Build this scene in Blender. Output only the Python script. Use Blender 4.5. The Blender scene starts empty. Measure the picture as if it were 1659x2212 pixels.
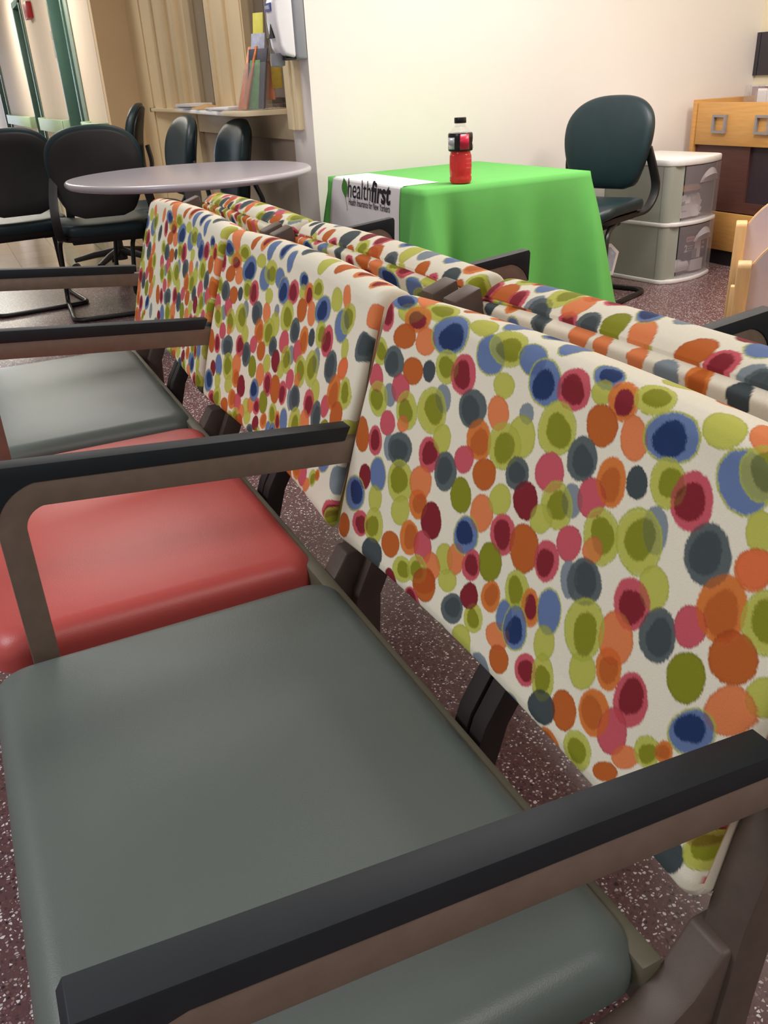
import bpy, bmesh, math, random
import numpy as np
from mathutils import Vector, Matrix
random.seed(7)
rng = np.random.default_rng(11)
S = bpy.context.scene
COL = S.collection
PI = math.pi

# ------------------------------------------------------------------ helpers
def lin(c):
    c = [v / 255.0 for v in c]
    return tuple((v / 12.92 if v <= 0.04045 else ((v + 0.055) / 1.055) ** 2.4) for v in c)

def mat(name, rgb, rough=0.5, metal=0.0, spec=0.5, var=0.06, scale=30.0, bump=0.0, bscale=200.0, coat=0.0, stretch=None):
    m = bpy.data.materials.new(name)
    m.use_nodes = True
    nt = m.node_tree
    b = nt.nodes['Principled BSDF']
    c = lin(rgb)
    tc = nt.nodes.new('ShaderNodeTexCoord')
    mp = nt.nodes.new('ShaderNodeMapping')
    nt.links.new(tc.outputs['Object'], mp.inputs['Vector'])
    if stretch: mp.inputs['Scale'].default_value = stretch
    nz = nt.nodes.new('ShaderNodeTexNoise')
    nz.inputs['Scale'].default_value = scale
    nz.inputs['Detail'].default_value = 4
    nt.links.new(mp.outputs['Vector'], nz.inputs['Vector'])
    r = nt.nodes.new('ShaderNodeValToRGB')
    r.color_ramp.elements[0].position = 0.3
    r.color_ramp.elements[1].position = 0.7
    r.color_ramp.elements[0].color = tuple(max(0, v * (1 - var)) for v in c) + (1,)
    r.color_ramp.elements[1].color = tuple(min(1, v * (1 + var)) for v in c) + (1,)
    nt.links.new(nz.outputs['Fac'], r.inputs['Fac'])
    nt.links.new(r.outputs['Color'], b.inputs['Base Color'])
    b.inputs['Roughness'].default_value = rough
    b.inputs['Metallic'].default_value = metal
    b.inputs['Specular IOR Level'].default_value = spec
    b.inputs['Coat Weight'].default_value = coat
    b.inputs['Coat Roughness'].default_value = 0.1
    if bump:
        n2 = nt.nodes.new('ShaderNodeTexNoise')
        n2.inputs['Scale'].default_value = bscale
        n2.inputs['Detail'].default_value = 3
        nt.links.new(mp.outputs['Vector'], n2.inputs['Vector'])
        bp = nt.nodes.new('ShaderNodeBump')
        bp.inputs['Strength'].default_value = bump
        bp.inputs['Distance'].default_value = 0.002
        nt.links.new(n2.outputs['Fac'], bp.inputs['Height'])
        nt.links.new(bp.outputs['Normal'], b.inputs['Normal'])
    return m

def emit(name, rgb, strength):
    m = bpy.data.materials.new(name)
    m.use_nodes = True
    b = m.node_tree.nodes['Principled BSDF']
    b.inputs['Base Color'].default_value = lin(rgb) + (1,)
    b.inputs['Emission Color'].default_value = lin(rgb) + (1,)
    b.inputs['Emission Strength'].default_value = strength
    return m

class MB:
    """collects shapes into one mesh"""
    def __init__(s): s.v = []; s.f = []; s.uv = None
    def add(s, v, f):
        n = len(s.v)
        s.v += [tuple(p) for p in v]
        s.f += [tuple(i + n for i in q) for q in f]
        return s
    def box(s, x0, x1, y0, y1, z0, z1):
        v = [(x, y, z) for x in (x0, x1) for y in (y0, y1) for z in (z0, z1)]
        f = [(0, 1, 3, 2), (4, 6, 7, 5), (0, 4, 5, 1), (2, 3, 7, 6), (0, 2, 6, 4), (1, 5, 7, 3)]
        return s.add(v, f)
    def prism(s, poly, axis, a, b):
        n = len(poly)
        def P(p, t):
            return {'x': (t, p[0], p[1]), 'y': (p[0], t, p[1]), 'z': (p[0], p[1], t)}[axis]
        v = [P(p, a) for p in poly] + [P(p, b) for p in poly]
        f = [tuple(range(n))[::-1], tuple(range(n, 2 * n))]
        f += [(i, (i + 1) % n, n + (i + 1) % n, n + i) for i in range(n)]
        return s.add(v, f)
    def tube(s, path, r, n=10, cap=True):
        path = [Vector(p) for p in path]
        rr = r if isinstance(r, (list, tuple)) else [r] * len(path)
        t0 = (path[1] - path[0]).normalized()
        up = Vector((0, 0, 1)) if abs(t0.z) < 0.9 else Vector((1, 0, 0))
        nx = t0.cross(up).normalized()
        v = []; f = []
        for i, p in enumerate(path):
            if i == 0: t = t0
            elif i == len(path) - 1: t = (path[i] - path[i - 1]).normalized()
            else: t = ((path[i + 1] - p).normalized() + (p - path[i - 1]).normalized()).normalized()
            nx = (nx - t * nx.dot(t)).normalized()
            ny = t.cross(nx)
            for k in range(n):
                a = 2 * PI * k / n
                v.append(p + (nx * math.cos(a) + ny * math.sin(a)) * rr[i])
        for i in range(len(path) - 1):
            for k in range(n):
                f.append((i * n + k, i * n + (k + 1) % n, (i + 1) * n + (k + 1) % n, (i + 1) * n + k))
        if cap:
            f.append(tuple(range(n))[::-1]); f.append(tuple(range((len(path) - 1) * n, len(path) * n)))
        return s.add(v, f)
    def strip(s, path, wdir, w, t):
        """flat bar: rectangular section swept along a path; wdir is the width direction"""
        path = [Vector(p) for p in path]; wd = Vector(wdir).normalized()
        v = []; f = []
        for i, p in enumerate(path):
            tg = (path[min(i + 1, len(path) - 1)] - path[max(i - 1, 0)]).normalized()
            nn = tg.cross(wd).normalized()
            for a, b in ((-1, -1), (1, -1), (1, 1), (-1, 1)):
                v.append(p + wd * (a * w / 2) + nn * (b * t / 2))
        for i in range(len(path) - 1):
            for k in range(4):
                f.append((i * 4 + k, i * 4 + (k + 1) % 4, i * 4 + 4 + (k + 1) % 4, i * 4 + 4 + k))
        f.append((3, 2, 1, 0)); e = (len(path) - 1) * 4; f.append((e, e + 1, e + 2, e + 3))
        return s.add(v, f)
    def lathe(s, prof, n=24, c=(0, 0, 0)):
        v = []; f = []
        m = len(prof)
        for k in range(n):
            a = 2 * PI * k / n
            for r, z in prof: v.append((c[0] + r * math.cos(a), c[1] + r * math.sin(a), c[2] + z))
        for k in range(n):
            for i in range(m - 1):
                f.append((k * m + i, ((k + 1) % n) * m + i, ((k + 1) % n) * m + i + 1, k * m + i + 1))
        if prof[0][0] > 1e-6: f.append(tuple(k * m for k in range(n))[::-1])
        if prof[-1][0] > 1e-6: f.append(tuple(k * m + m - 1 for k in range(n)))
        return s.add(v, f)
    def pad(s, outline, rings, fn):
        """rings = [(inset, height)], closed with fans; fn maps (u, v, t) to 3D"""
        us = [p[0] for p in outline]; vs = [p[1] for p in outline]
        cu = (min(us) + max(us)) / 2; cv = (min(vs) + max(vs)) / 2
        hu = (max(us) - min(us)) / 2; hv = (max(vs) - min(vs)) / 2
        n = len(outline); v = []; f = []
        for ins, h in rings:
            su = max(0.02, 1 - ins / hu); sv = max(0.02, 1 - ins / hv)
            for p in outline: v.append(fn(cu + (p[0] - cu) * su, cv + (p[1] - cv) * sv, h))
        for i in range(len(rings) - 1):
            for k in range(n):
                f.append((i * n + k, i * n + (k + 1) % n, (i + 1) * n + (k + 1) % n, (i + 1) * n + k))
        a = len(v); v.append(fn(cu, cv, rings[0][1])); v.append(fn(cu, cv, rings[-1][1]))
        e = (len(rings) - 1) * n
        for k in range(n):
            f.append((a, (k + 1) % n, k)); f.append((a + 1, e + k, e + (k + 1) % n))
        return s.add(v, f)
    def build(s, name, material, parent=None, T=None, bev=0.0, smooth=True, seg=2, ang=40):
        me = bpy.data.meshes.new(name)
        vv = [T(p) for p in s.v] if T else s.v
        me.from_pydata([tuple(p) for p in vv], [], s.f)
        bm = bmesh.new(); bm.from_mesh(me)
        if bev:
            bmesh.ops.remove_doubles(bm, verts=bm.verts, dist=1e-6)
        bmesh.ops.recalc_face_normals(bm, faces=bm.faces)
        if bev:
            ed = [e for e in bm.edges if len(e.link_faces) == 2 and e.calc_face_angle(0) > 0.6]
            bmesh.ops.bevel(bm, geom=ed, offset=bev, segments=seg, affect='EDGES', profile=0.5, clamp_overlap=True)
        bm.to_mesh(me); bm.free()
        if smooth:
            for p in me.polygons: p.use_smooth = True
            try: me.set_sharp_from_angle(angle=math.radians(ang))
            except Exception: pass
        o = bpy.data.objects.new(name, me)
        COL.objects.link(o)
        if material: me.materials.append(material)
        if parent: o.parent = parent
        return o

def rrect(x0, x1, y0, y1, r, n=6):
    out = []
    for cx, cy, a0 in ((x1 - r, y1 - r, 0), (x0 + r, y1 - r, 90), (x0 + r, y0 + r, 180), (x1 - r, y0 + r, 270)):
        for k in range(n + 1):
            a = math.radians(a0 + 90 * k / n)
            out.append((cx + r * math.cos(a), cy + r * math.sin(a)))
    return out

def densify(o, d):
    out = []
    for i, p in enumerate(o):
        q = o[(i + 1) % len(o)]
        L = math.dist(p, q); n = max(1, int(L / d))
        for k in range(n): out.append((p[0] + (q[0] - p[0]) * k / n, p[1] + (q[1] - p[1]) * k / n))
    return out

def fillet(path, r, n=6):
    P = [Vector(p) for p in path]; out = [P[0]]
    for i in range(1, len(P) - 1):
        a = (P[i - 1] - P[i]); b = (P[i + 1] - P[i])
        d = min(r, a.length * .49, b.length * .49)
        p0 = P[i] + a.normalized() * d; p1 = P[i] + b.normalized() * d
        for k in range(n + 1):
            t = k / n
            out.append(p0 * (1 - t) ** 2 + P[i] * 2 * t * (1 - t) + p1 * t * t)
    out.append(P[-1])
    return out

def thing(name, label, cat, loc=(0, 0, 0), rz=0.0, group=None):
    o = bpy.data.objects.new(name, None)
    o.empty_display_size = 0.05
    COL.objects.link(o)
    o.location = loc; o.rotation_euler = (0, 0, rz)
    tag(o, label, cat, group)
    return o

def tag(o, label, cat, group=None):
    o['label'] = label; o['category'] = cat
    if group: o['group'] = group
    return o

def struct(o):
    o['kind'] = 'structure'
    return o

def lettering(name, txt, size, material, parent, M, bold=0.0, ext=0.0004, sx=1.0, width=None):
    """text turned into a mesh; M maps text (x right, y up, z out) to the parent's space"""
    cu = bpy.data.curves.new(name, 'FONT')
    cu.body = txt; cu.size = size; cu.extrude = ext; cu.offset = bold; cu.resolution_u = 3
    to = bpy.data.objects.new(name + '_tmp', cu)
    COL.objects.link(to)
    dg = bpy.context.evaluated_depsgraph_get(); dg.update()
    me = bpy.data.meshes.new_from_object(to.evaluated_get(dg))
    bpy.data.objects.remove(to)
    if width:
        xs = [v.co.x for v in me.vertices]; sx = width / (max(xs) - min(xs)); x0 = min(xs)
        for v in me.vertices: v.co.x -= x0
    for v in me.vertices: v.co = M @ Vector((v.co.x * sx, v.co.y, v.co.z))
    me.materials.clear(); me.materials.append(material)
    o = bpy.data.objects.new(name, me); COL.objects.link(o)
    if parent: o.parent = parent
    return o

def frame(o, x, y):
    """matrix with origin o, text-right x, text-up y"""
    x = Vector(x).normalized(); y = Vector(y).normalized(); z = x.cross(y)
    return Matrix(((x.x, y.x, z.x, o[0]), (x.y, y.y, z.y, o[1]), (x.z, y.z, z.z, o[2]), (0, 0, 0, 1)))

DOTTXT = '''0.5221,0.34,1619,370,9012,L;0.5524,0.3523,1646,-1070,7235,UN;0.5348,0.3758,2242,-2225,3686,R;0.4749,0.3517,1520,-12,7178,LO;0.5051,0.3357,1907,-214,6308,Bo;0.5668,0.3291,4469,-1514,4640,PB;0.5206,0.3146,2250,73,6137,K;0.4781,0.317,3034,-496,5700,R;0.4394,0.3316,1189,127,3118,UN;0.3953,0.3494,2598,220,10742,L;0.562,0.2911,4414,-1274,6413,LO;0.528,0.286,2405,-408,4233,GS;0.5558,0.2624,4304,-1307,5288,P;0.487,0.2854,2874,-183,5734,K;0.5186,0.2522,5988,-1226,8134,G;0.5016,0.2633,3331,-622,4943,P;0.4576,0.2918,7918,-2022,10683,S;0.4286,0.3023,3025,-446,5094,LO;0.3992,0.3019,2351,-411,3580,PB;0.3667,0.3277,2445,-285,3795,U;0.3467,0.3393,1670,-329,4823,LO;0.3088,0.3375,3014,-847,7295,U;0.2834,0.3239,2486,-321,3652,UN;0.5409,0.2426,2805,-496,4044,LO;0.4205,0.2735,5683,-1462,6608,G;0.4789,0.2456,2719,-433,3763,LO;0.4796,0.2316,8716,-244,13988,R;0.4343,0.2578,1709,-110,2739,LO;0.3704,0.2776,2283,-185,3561,GS;0.3353,0.3078,4698,-97,8800,L;0.3315,0.2845,4370,-877,5326,R;0.294,0.2951,10715,-866,16041,G;0.2481,0.3282,2870,-245,4004,PB;0.2527,0.2952,2250,-233,3016,LO;0.2203,0.348,4226,-896,10104,UN;0.2171,0.335,8447,-571,11996,L;0.1935,0.3356,4671,-1018,6395,Bo;0.1685,0.3466,3570,-326,7826,LO;0.2061,0.3131,3537,-250,4985,K;0.1712,0.3151,5351,-1177,5229,R;0.1391,0.3272,2107,370,3780,UN;0.1043,0.3473,3636,-913,5938,L;0.0775,0.3563,8084,-3513,6953,R;0.5096,0.2236,4018,-53,6696,P;0.526,0.199,4458,-781,4848,PB;0.5567,0.1969,3882,-977,3414,K;0.4947,0.2017,7339,-1800,6746,G;0.4737,0.2058,1862,310,3479,GS;0.4186,0.2178,2849,-95,3840,PB;0.4042,0.2388,4260,-122,6303,L;0.3475,0.2554,2776,-267,3677,RK;0.2919,0.2758,2826,-273,3764,L;0.3102,0.2618,2365,-163,3249,LO;0.3851,0.2126,2749,-101,3468,GS;0.3613,0.2328,4524,92,6676,P;0.326,0.2309,3764,151,5398,K;0.2831,0.2474,4234,120,6046,GS;0.2446,0.2621,3498,-244,4306,P;0.2144,0.2841,3552,-396,4212,GS;0.4587,0.1755,1966,27,2444,LO;0.5055,0.1672,3627,-337,3809,U;0.5314,0.1558,6150,-828,5510,B;0.4214,0.1884,2755,67,3606,R;0.4173,0.1673,3795,348,4962,RK;0.3515,0.2016,3677,-135,4289,O;0.3146,0.199,3638,-142,3912,R;0.2948,0.2194,4373,460,6191,L;0.2624,0.2315,4001,-176,4561,B;0.21,0.2521,7372,-1248,6698,G;0.2249,0.2422,3441,-210,3813,LO;0.1911,0.2622,4555,-407,4931,P;0.1776,0.2801,4175,-708,3997,RK;0.1541,0.2888,9156,-1279,9324,S;0.1275,0.2989,4406,-476,4686,LO;0.1039,0.2963,3217,-362,3200,PB;0.0726,0.3235,2650,-99,3158,U;0.0604,0.3346,3277,8,3985,LO;0.5458,0.1298,2462,25,2722,UN;0.5007,0.1411,4761,10,5308,L;0.4464,0.149,3369,486,4527,L;0.3882,0.1615,3038,100,3440,B;0.521,0.1021,3434,435,4107,PB;0.4915,0.1116,2928,52,2882,LO;0.5572,0.0845,5312,-199,4603,K;0.4188,0.1295,3059,114,3094,RK;0.4511,0.1066,3251,701,4145,K;0.3921,0.131,3815,5,3518,P;0.2783,0.1948,3508,-68,3564,PB;0.2376,0.2258,5802,532,7650,L;0.247,0.1962,2872,-64,2780,K;0.2168,0.1993,4639,-383,4028,PB;0.1987,0.2226,5465,-120,5650,P;0.1689,0.2411,3184,-205,3161,LO;0.1727,0.2289,9535,677,11022,R;0.1237,0.2672,7133,-1664,5133,G;0.134,0.2539,2530,-157,2456,LO;0.0768,0.2716,2918,-81,2879,GS;0.0485,0.3011,9950,-2051,7323,L;0.0422,0.2797,5688,305,6061,R;0.3524,0.1377,5180,-105,4608,L;0.3349,0.1461,5606,-197,4848,R;0.3287,0.172,3187,436,4004,UN;0.3094,0.1514,5149,476,5411,PB;0.2851,0.1661,3950,-91,3579,O;0.37,0.1201,4762,71,4268,R;0.4846,0.0774,2070,498,2614,S;0.4179,0.09,3729,953,4582,LO;0.3755,0.0988,3008,1117,4148,K;0.3395,0.1203,5289,1193,6268,L;0.1869,0.1983,11188,-2685,6255,G;0.1707,0.2042,3162,262,3346,GS;0.1072,0.2322,5811,-372,4868,L;0.1209,0.2128,3762,-104,3155,PB;0.0908,0.2059,3926,75,3276,GS;0.069,0.2253,6311,42,5366,P;0.0421,0.2806,6511,735,7549,R;0.0524,0.2477,2890,-50,2500,RK;0.0218,0.2555,4841,-489,3486,LO;0.0321,0.2255,3626,729,3666,K;0.0581,0.1946,4685,101,3462,O;0.0035,0.2167,7632,1018,6359,L;0.0204,0.1958,3999,1149,3807,R;0.2406,0.1605,4831,-100,4058,LO;0.2193,0.1565,8011,-642,5558,Bo;0.1972,0.1649,5287,-435,3758,U;0.2721,0.1395,5636,634,5608,RK;0.2874,0.1069,6320,-83,4579,LO;0.3016,0.1238,5788,735,5741,B;0.3208,0.0967,3637,468,3395,GS;0.2492,0.1113,4584,1171,4771,R;0.248,0.133,8745,-694,5763,U;0.2308,0.1311,4312,-143,3026,UN;0.1243,0.1835,3579,62,2899,R;0.1452,0.1447,5685,518,4541,L;0.1561,0.1729,2873,-45,2196,LO;0.1925,0.1397,6629,27,4942,L;0.1214,0.1609,6319,6,4529,RK;0.204,0.105,5885,24,3904,PB;0.1823,0.1114,6025,-905,2878,LO;0.2387,0.0911,6052,534,4641,K;0.0937,0.1534,4099,199,2866,PB;0.1505,0.1029,5439,-75,3207,K;0.1001,0.1219,5061,43,3036,P;0.1216,0.1229,4477,23,2780,RK;0.0395,0.1665,4721,1599,4449,UN;0.0821,0.1134,10497,5081,10344,R;0.0663,0.1309,10882,2092,8091,LO;0.0536,0.1404,20412,4539,15967,RK;0.0938,0.0893,12400,6436,12037,K;0.1251,0.0819,5754,542,3637,LO;0.1738,0.0867,4487,942,3646,S;0.3923,0.1044,4283,436,4287,LO;0.3739,0.0943,2625,379,2648,K;0.0257,0.076,7522,3149,4556,S;0.0083,0.1147,8318,4271,7089,PB;0.0001,0.1046,6591,2022,4411,LO;-0.0061,0.0801,24819,2742,12259,P'''

# ------------------------------------------------------------------ materials
M = {}
M['vinyl_grey'] = mat('grey_vinyl', (97, 107, 104), .38, var=.03, scale=9, bump=.12, bscale=900)
M['vinyl_red'] = mat('red_vinyl', (196, 84, 80), .38, var=.04, scale=9, bump=.12, bscale=900)
M['pad_black'] = mat('charcoal_polyurethane', (36, 42, 48), .58, spec=.35, var=.06, scale=40, bump=.03, bscale=1500)
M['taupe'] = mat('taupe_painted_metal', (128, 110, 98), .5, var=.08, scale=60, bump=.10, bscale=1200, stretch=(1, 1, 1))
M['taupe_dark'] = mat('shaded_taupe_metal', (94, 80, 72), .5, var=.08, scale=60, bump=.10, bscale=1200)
M['olive'] = mat('olive_taupe_metal', (104, 100, 84), .5, var=.06, scale=60)
M['dark_metal'] = mat('dark_brown_metal', (50, 44, 44), .45, var=.06, scale=60)
M['teal'] = mat('dark_teal_vinyl', (25, 46, 53), .42, var=.06, scale=20, bump=.08, bscale=700)
M['black'] = mat('black_plastic', (34, 32, 34), .5, var=.08, scale=40, bump=.05, bscale=900)
M['black_metal'] = mat('black_metal_tube', (30, 29, 30), .32, var=.05)
M['tabletop'] = mat('grey_laminate', (176, 170, 178), .22, var=.025, scale=350, bump=0)
M['grey_metal'] = mat('grey_metal', (150, 146, 148), .4, var=.04)
M['green'] = mat('green_cloth', (100, 184, 90), .85, var=.03, scale=12, bump=.2, bscale=1500)
M['white_cloth'] = mat('white_cloth', (238, 236, 240), .85, var=.02, scale=12, bump=.15, bscale=1500)
M['ink'] = mat('grey_ink', (62, 58, 68), .8, var=.02)
M['leaf_ink'] = mat('leaf_green_ink', (72, 132, 52), .8, var=.05)
M['wall'] = mat('cream_wall_paint', (240, 234, 229), .75, var=.015, scale=3, bump=.06, bscale=300)
M['wall_lower'] = mat('beige_wall_paint', (208, 190, 170), .7, var=.02, scale=4)
M['wall_yellow'] = mat('pale_yellow_wall_paint', (246, 236, 205), .75, var=.015, scale=3, bump=.06, bscale=300)
M['wall_tan'] = mat('tan_wall_paint', (224, 202, 164), .7, var=.03, scale=4)
M['wall_tan_dark'] = mat('deep_tan_wall_paint', (228, 202, 164), .7, var=.03, scale=4)
M['wall_pink'] = mat('corridor_wall_paint', (232, 214, 196), .7, var=.02, scale=4)
M['cream_door'] = mat('cream_door_paint', (246, 234, 200), .6, var=.02, scale=4)
M['trim_cream'] = mat('cream_trim_paint', (240, 222, 182), .5, var=.02, scale=10)
M['shelf'] = mat('cream_laminate', (232, 214, 180), .35, var=.02, scale=20)
M['ceiling'] = mat('white_ceiling_tile', (240, 238, 232), .9, var=.03, scale=60)
M['green_frame'] = mat('green_painted_steel', (72, 104, 94), .4, var=.06, scale=20)
M['green_frame_light'] = mat('light_green_painted_steel', (128, 146, 134), .45, var=.05, scale=20)
M['green_dark'] = mat('dark_green_paint', (40, 66, 58), .4, var=.06, scale=20)
M['rail_green'] = mat('pale_green_rail', (176, 204, 170), .5, var=.02, scale=20)
M['alarm_red'] = mat('red_sign_plastic', (176, 28, 44), .4, var=.03)
M['white_plastic'] = mat('white_plastic', (232, 230, 236), .22, var=.01)
M['grey_plastic'] = mat('grey_plastic', (140, 142, 150), .4, var=.02)
M['cart_white'] = mat('white_cart_plastic', (238, 238, 238), .4, var=.03, scale=25)
M['paper'] = mat('white_paper', (240, 236, 238), .8, var=.01)
M['paper_grey'] = mat('greyish_paper', (190, 182, 176), .8, var=.04)
M['wood'] = mat('maple_wood', (214, 160, 92), .4, var=.09, scale=8, stretch=(1, 1, 14))
M['wood_h'] = mat('maple_wood_across', (218, 164, 94), .4, var=.08, scale=6, stretch=(14, 1.2, 14))
M['wood_pale'] = mat('beech_wood', (226, 186, 132), .42, var=.07, scale=8, stretch=(9, 9, 1))
M['wood_dark'] = mat('dark_red_wood', (96, 62, 56), .45, var=.1, scale=8, stretch=(1, 1, 12))
M['recess_dark'] = mat('opening_shade', (62, 50, 58), .5, var=.05)
M['laminate_lilac'] = mat('pale_lilac_laminate', (212, 200, 212), .35, var=.02)
M['kick'] = mat('black_kick', (26, 24, 28), .6)
M['board'] = mat('slate_board', (58, 54, 62), .45, var=.05)
M['mauve'] = mat('mauve_panel', (168, 134, 134), .6, var=.03)
M['navy_print'] = mat('navy_print', (32, 36, 66), .5, var=.03)
M['oval_print'] = mat('pink_oval_print', (226, 170, 168), .5)
M['red_print'] = mat('red_print', (190, 70, 80), .5)
M['blue_print'] = mat('blue_print', (66, 78, 160), .4)
M['label_black'] = mat('black_label', (26, 24, 30), .25, var=.03)
M['label_red'] = mat('red_label', (206, 44, 74), .25, var=.03)
M['label_silver'] = mat('silver_label', (176, 176, 184), .25, metal=.2)
M['cap_black'] = mat('black_cap', (24, 24, 26), .35, bump=.0)
M['office'] = mat('office_wall', (128, 112, 96), .8, var=.06, scale=3)
M['office_dark'] = mat('office_dark_panel', (84, 70, 58), .7, var=.06, scale=3)
M['orange_p'] = mat('orange_leaflet', (226, 128, 62), .45, var=.2, scale=40)
M['salmon_p'] = mat('salmon_leaflet', (232, 150, 112), .45, var=.1, scale=40)
M['green_p'] = mat('green_leaflet', (104, 158, 96), .45, var=.2, scale=40)
M['dark_p'] = mat('dark_leaflet', (60, 56, 72), .45, var=.2, scale=40)
M['blue_p'] = mat('blue_white_leaflet', (178, 184, 206), .45, var=.2, scale=40)
M['yellow_p'] = mat('yellow_leaflet', (232, 226, 96), .45, var=.06, scale=40)
M['mustard_p'] = mat('mustard_leaflet', (190, 160, 42), .45, var=.1, scale=40)
M['wood_brush'] = mat('varnished_wood', (206, 160, 110), .35, var=.1)

def clear(name, rgb, alpha, rough=.15, spec=.5):
    """see-through plastic or glass: part transparent, part glossy/diffuse"""
    m = bpy.data.materials.new(name); m.use_nodes = True
    nt = m.node_tree; b = nt.nodes['Principled BSDF']; out = nt.nodes['Material Output']
    b.inputs['Base Color'].default_value = lin(rgb) + (1,)
    b.inputs['Roughness'].default_value = rough
    b.inputs['Specular IOR Level'].default_value = spec
    tr = nt.nodes.new('ShaderNodeBsdfTransparent'); tr.inputs['Color'].default_value = (.97, .97, .97, 1)
    mx = nt.nodes.new('ShaderNodeMixShader')
    nz = nt.nodes.new('ShaderNodeTexNoise'); nz.inputs['Scale'].default_value = 14
    mr = nt.nodes.new('ShaderNodeMapRange')
    mr.inputs['To Min'].default_value = max(0, alpha - .04); mr.inputs['To Max'].default_value = min(1, alpha + .04)
    nt.links.new(nz.outputs['Fac'], mr.inputs['Value'])
    nt.links.new(mr.outputs['Result'], mx.inputs['Fac'])
    nt.links.new(tr.outputs['BSDF'], mx.inputs[1]); nt.links.new(b.outputs['BSDF'], mx.inputs[2])
    nt.links.new(mx.outputs['Shader'], out.inputs['Surface'])
    return m
M['glass'] = clear('window_glass', (140, 126, 114), .22, .03, .6)
M['frosted'] = clear('frosted_drawer_plastic', (176, 168, 176), .28, .3)
M['acrylic'] = clear('clear_acrylic', (225, 225, 228), .10, .05, .8)

def drink(name, rgb):
    m = bpy.data.materials.new(name); m.use_nodes = True
    nt = m.node_tree; b = nt.nodes['Principled BSDF']; out = nt.nodes['Material Output']
    b.inputs['Base Color'].default_value = lin(rgb) + (1,); b.inputs['Roughness'].default_value = .1
    t = nt.nodes.new('ShaderNodeBsdfTranslucent'); t.inputs['Color'].default_value = lin(rgb) + (1,)
    mx = nt.nodes.new('ShaderNodeMixShader'); mx.inputs['Fac'].default_value = .45
    nt.links.new(b.outputs['BSDF'], mx.inputs[1]); nt.links.new(t.outputs['BSDF'], mx.inputs[2])
    nt.links.new(mx.outputs['Shader'], out.inputs['Surface'])
    return m
M['liquid'] = drink('red_drink', (255, 30, 38))
M['pet'] = clear('clear_bottle_plastic', (235, 232, 230), .06, .05, .8)

def terrazzo():
    m = bpy.data.materials.new('terrazzo'); m.use_nodes = True
    nt = m.node_tree; b = nt.nodes['Principled BSDF']; N = nt.nodes; Lk = nt.links
    tc = N.new('ShaderNodeTexCoord')
    v = N.new('ShaderNodeTexVoronoi'); v.inputs['Scale'].default_value = 190
    Lk.new(tc.outputs['Object'], v.inputs['Vector'])
    bw = N.new('ShaderNodeSeparateColor'); Lk.new(v.outputs['Color'], bw.inputs['Color'])
    r = N.new('ShaderNodeValToRGB'); r.color_ramp.interpolation = 'CONSTANT'
    E = r.color_ramp.elements
    stops = [(0, (112, 78, 80)), (.26, (80, 56, 62)), (.42, (126, 94, 94)), (.56, (158, 130, 130)), (.67, (206, 198, 202)), (.81, (240, 238, 240)), (.93, (44, 36, 46))]
    E[0].position = 0; E[0].color = lin(stops[0][1]) + (1,)
    E[1].position = stops[1][0]; E[1].color = lin(stops[1][1]) + (1,)
    for p, c in stops[2:]:
        e = E.new(p); e.color = lin(c) + (1,)
    Lk.new(bw.outputs['Red'], r.inputs['Fac'])
    # finer matrix between the chips
    v2 = N.new('ShaderNodeTexVoronoi'); v2.feature = 'DISTANCE_TO_EDGE'; v2.inputs['Scale'].default_value = 190
    Lk.new(tc.outputs['Object'], v2.inputs['Vector'])
    lt = N.new('ShaderNodeMath'); lt.operation = 'LESS_THAN'; lt.inputs[1].default_value = .16
    Lk.new(v2.outputs['Distance'], lt.inputs[0])
    mx = N.new('ShaderNodeMix'); mx.data_type = 'RGBA'
    Lk.new(lt.outputs['Value'], mx.inputs['Factor'])
    Lk.new(r.outputs['Color'], mx.inputs[6]); mx.inputs[7].default_value = lin((104, 74, 76)) + (1,)
    Lk.new(mx.outputs[2], b.inputs['Base Color'])
    b.inputs['Roughness'].default_value = .3
    return m
M['terrazzo'] = terrazzo()

def tile():
    m = bpy.data.materials.new('polished_floor_tile'); m.use_nodes = True
    nt = m.node_tree; b = nt.nodes['Principled BSDF']; N = nt.nodes; Lk = nt.links
    tc = N.new('ShaderNodeTexCoord')
    br = N.new('ShaderNodeTexBrick'); br.offset = 0
    br.inputs['Scale'].default_value = 1; br.inputs['Brick Width'].default_value = .305; br.inputs['Row Height'].default_value = .305
    br.inputs['Mortar Size'].default_value = .003
    br.inputs['Color1'].default_value = lin((176, 158, 136)) + (1,); br.inputs['Color2'].default_value = lin((168, 150, 128)) + (1,)
    br.inputs['Mortar'].default_value = lin((120, 106, 92)) + (1,)
    Lk.new(tc.outputs['Object'], br.inputs['Vector'])
    nz = N.new('ShaderNodeTexNoise'); nz.inputs['Scale'].default_value = 60; nz.inputs['Detail'].default_value = 5
    Lk.new(tc.outputs['Object'], nz.inputs['Vector'])
    mx = N.new('ShaderNodeMix'); mx.data_type = 'RGBA'; mx.blend_type = 'OVERLAY'; mx.inputs['Factor'].default_value = .25
    Lk.new(br.outputs['Color'], mx.inputs[6]); Lk.new(nz.outputs['Color'], mx.inputs[7])
    Lk.new(mx.outputs[2], b.inputs['Base Color'])
    b.inputs['Roughness'].default_value = .12
    return m
M['tile'] = tile()

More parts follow.
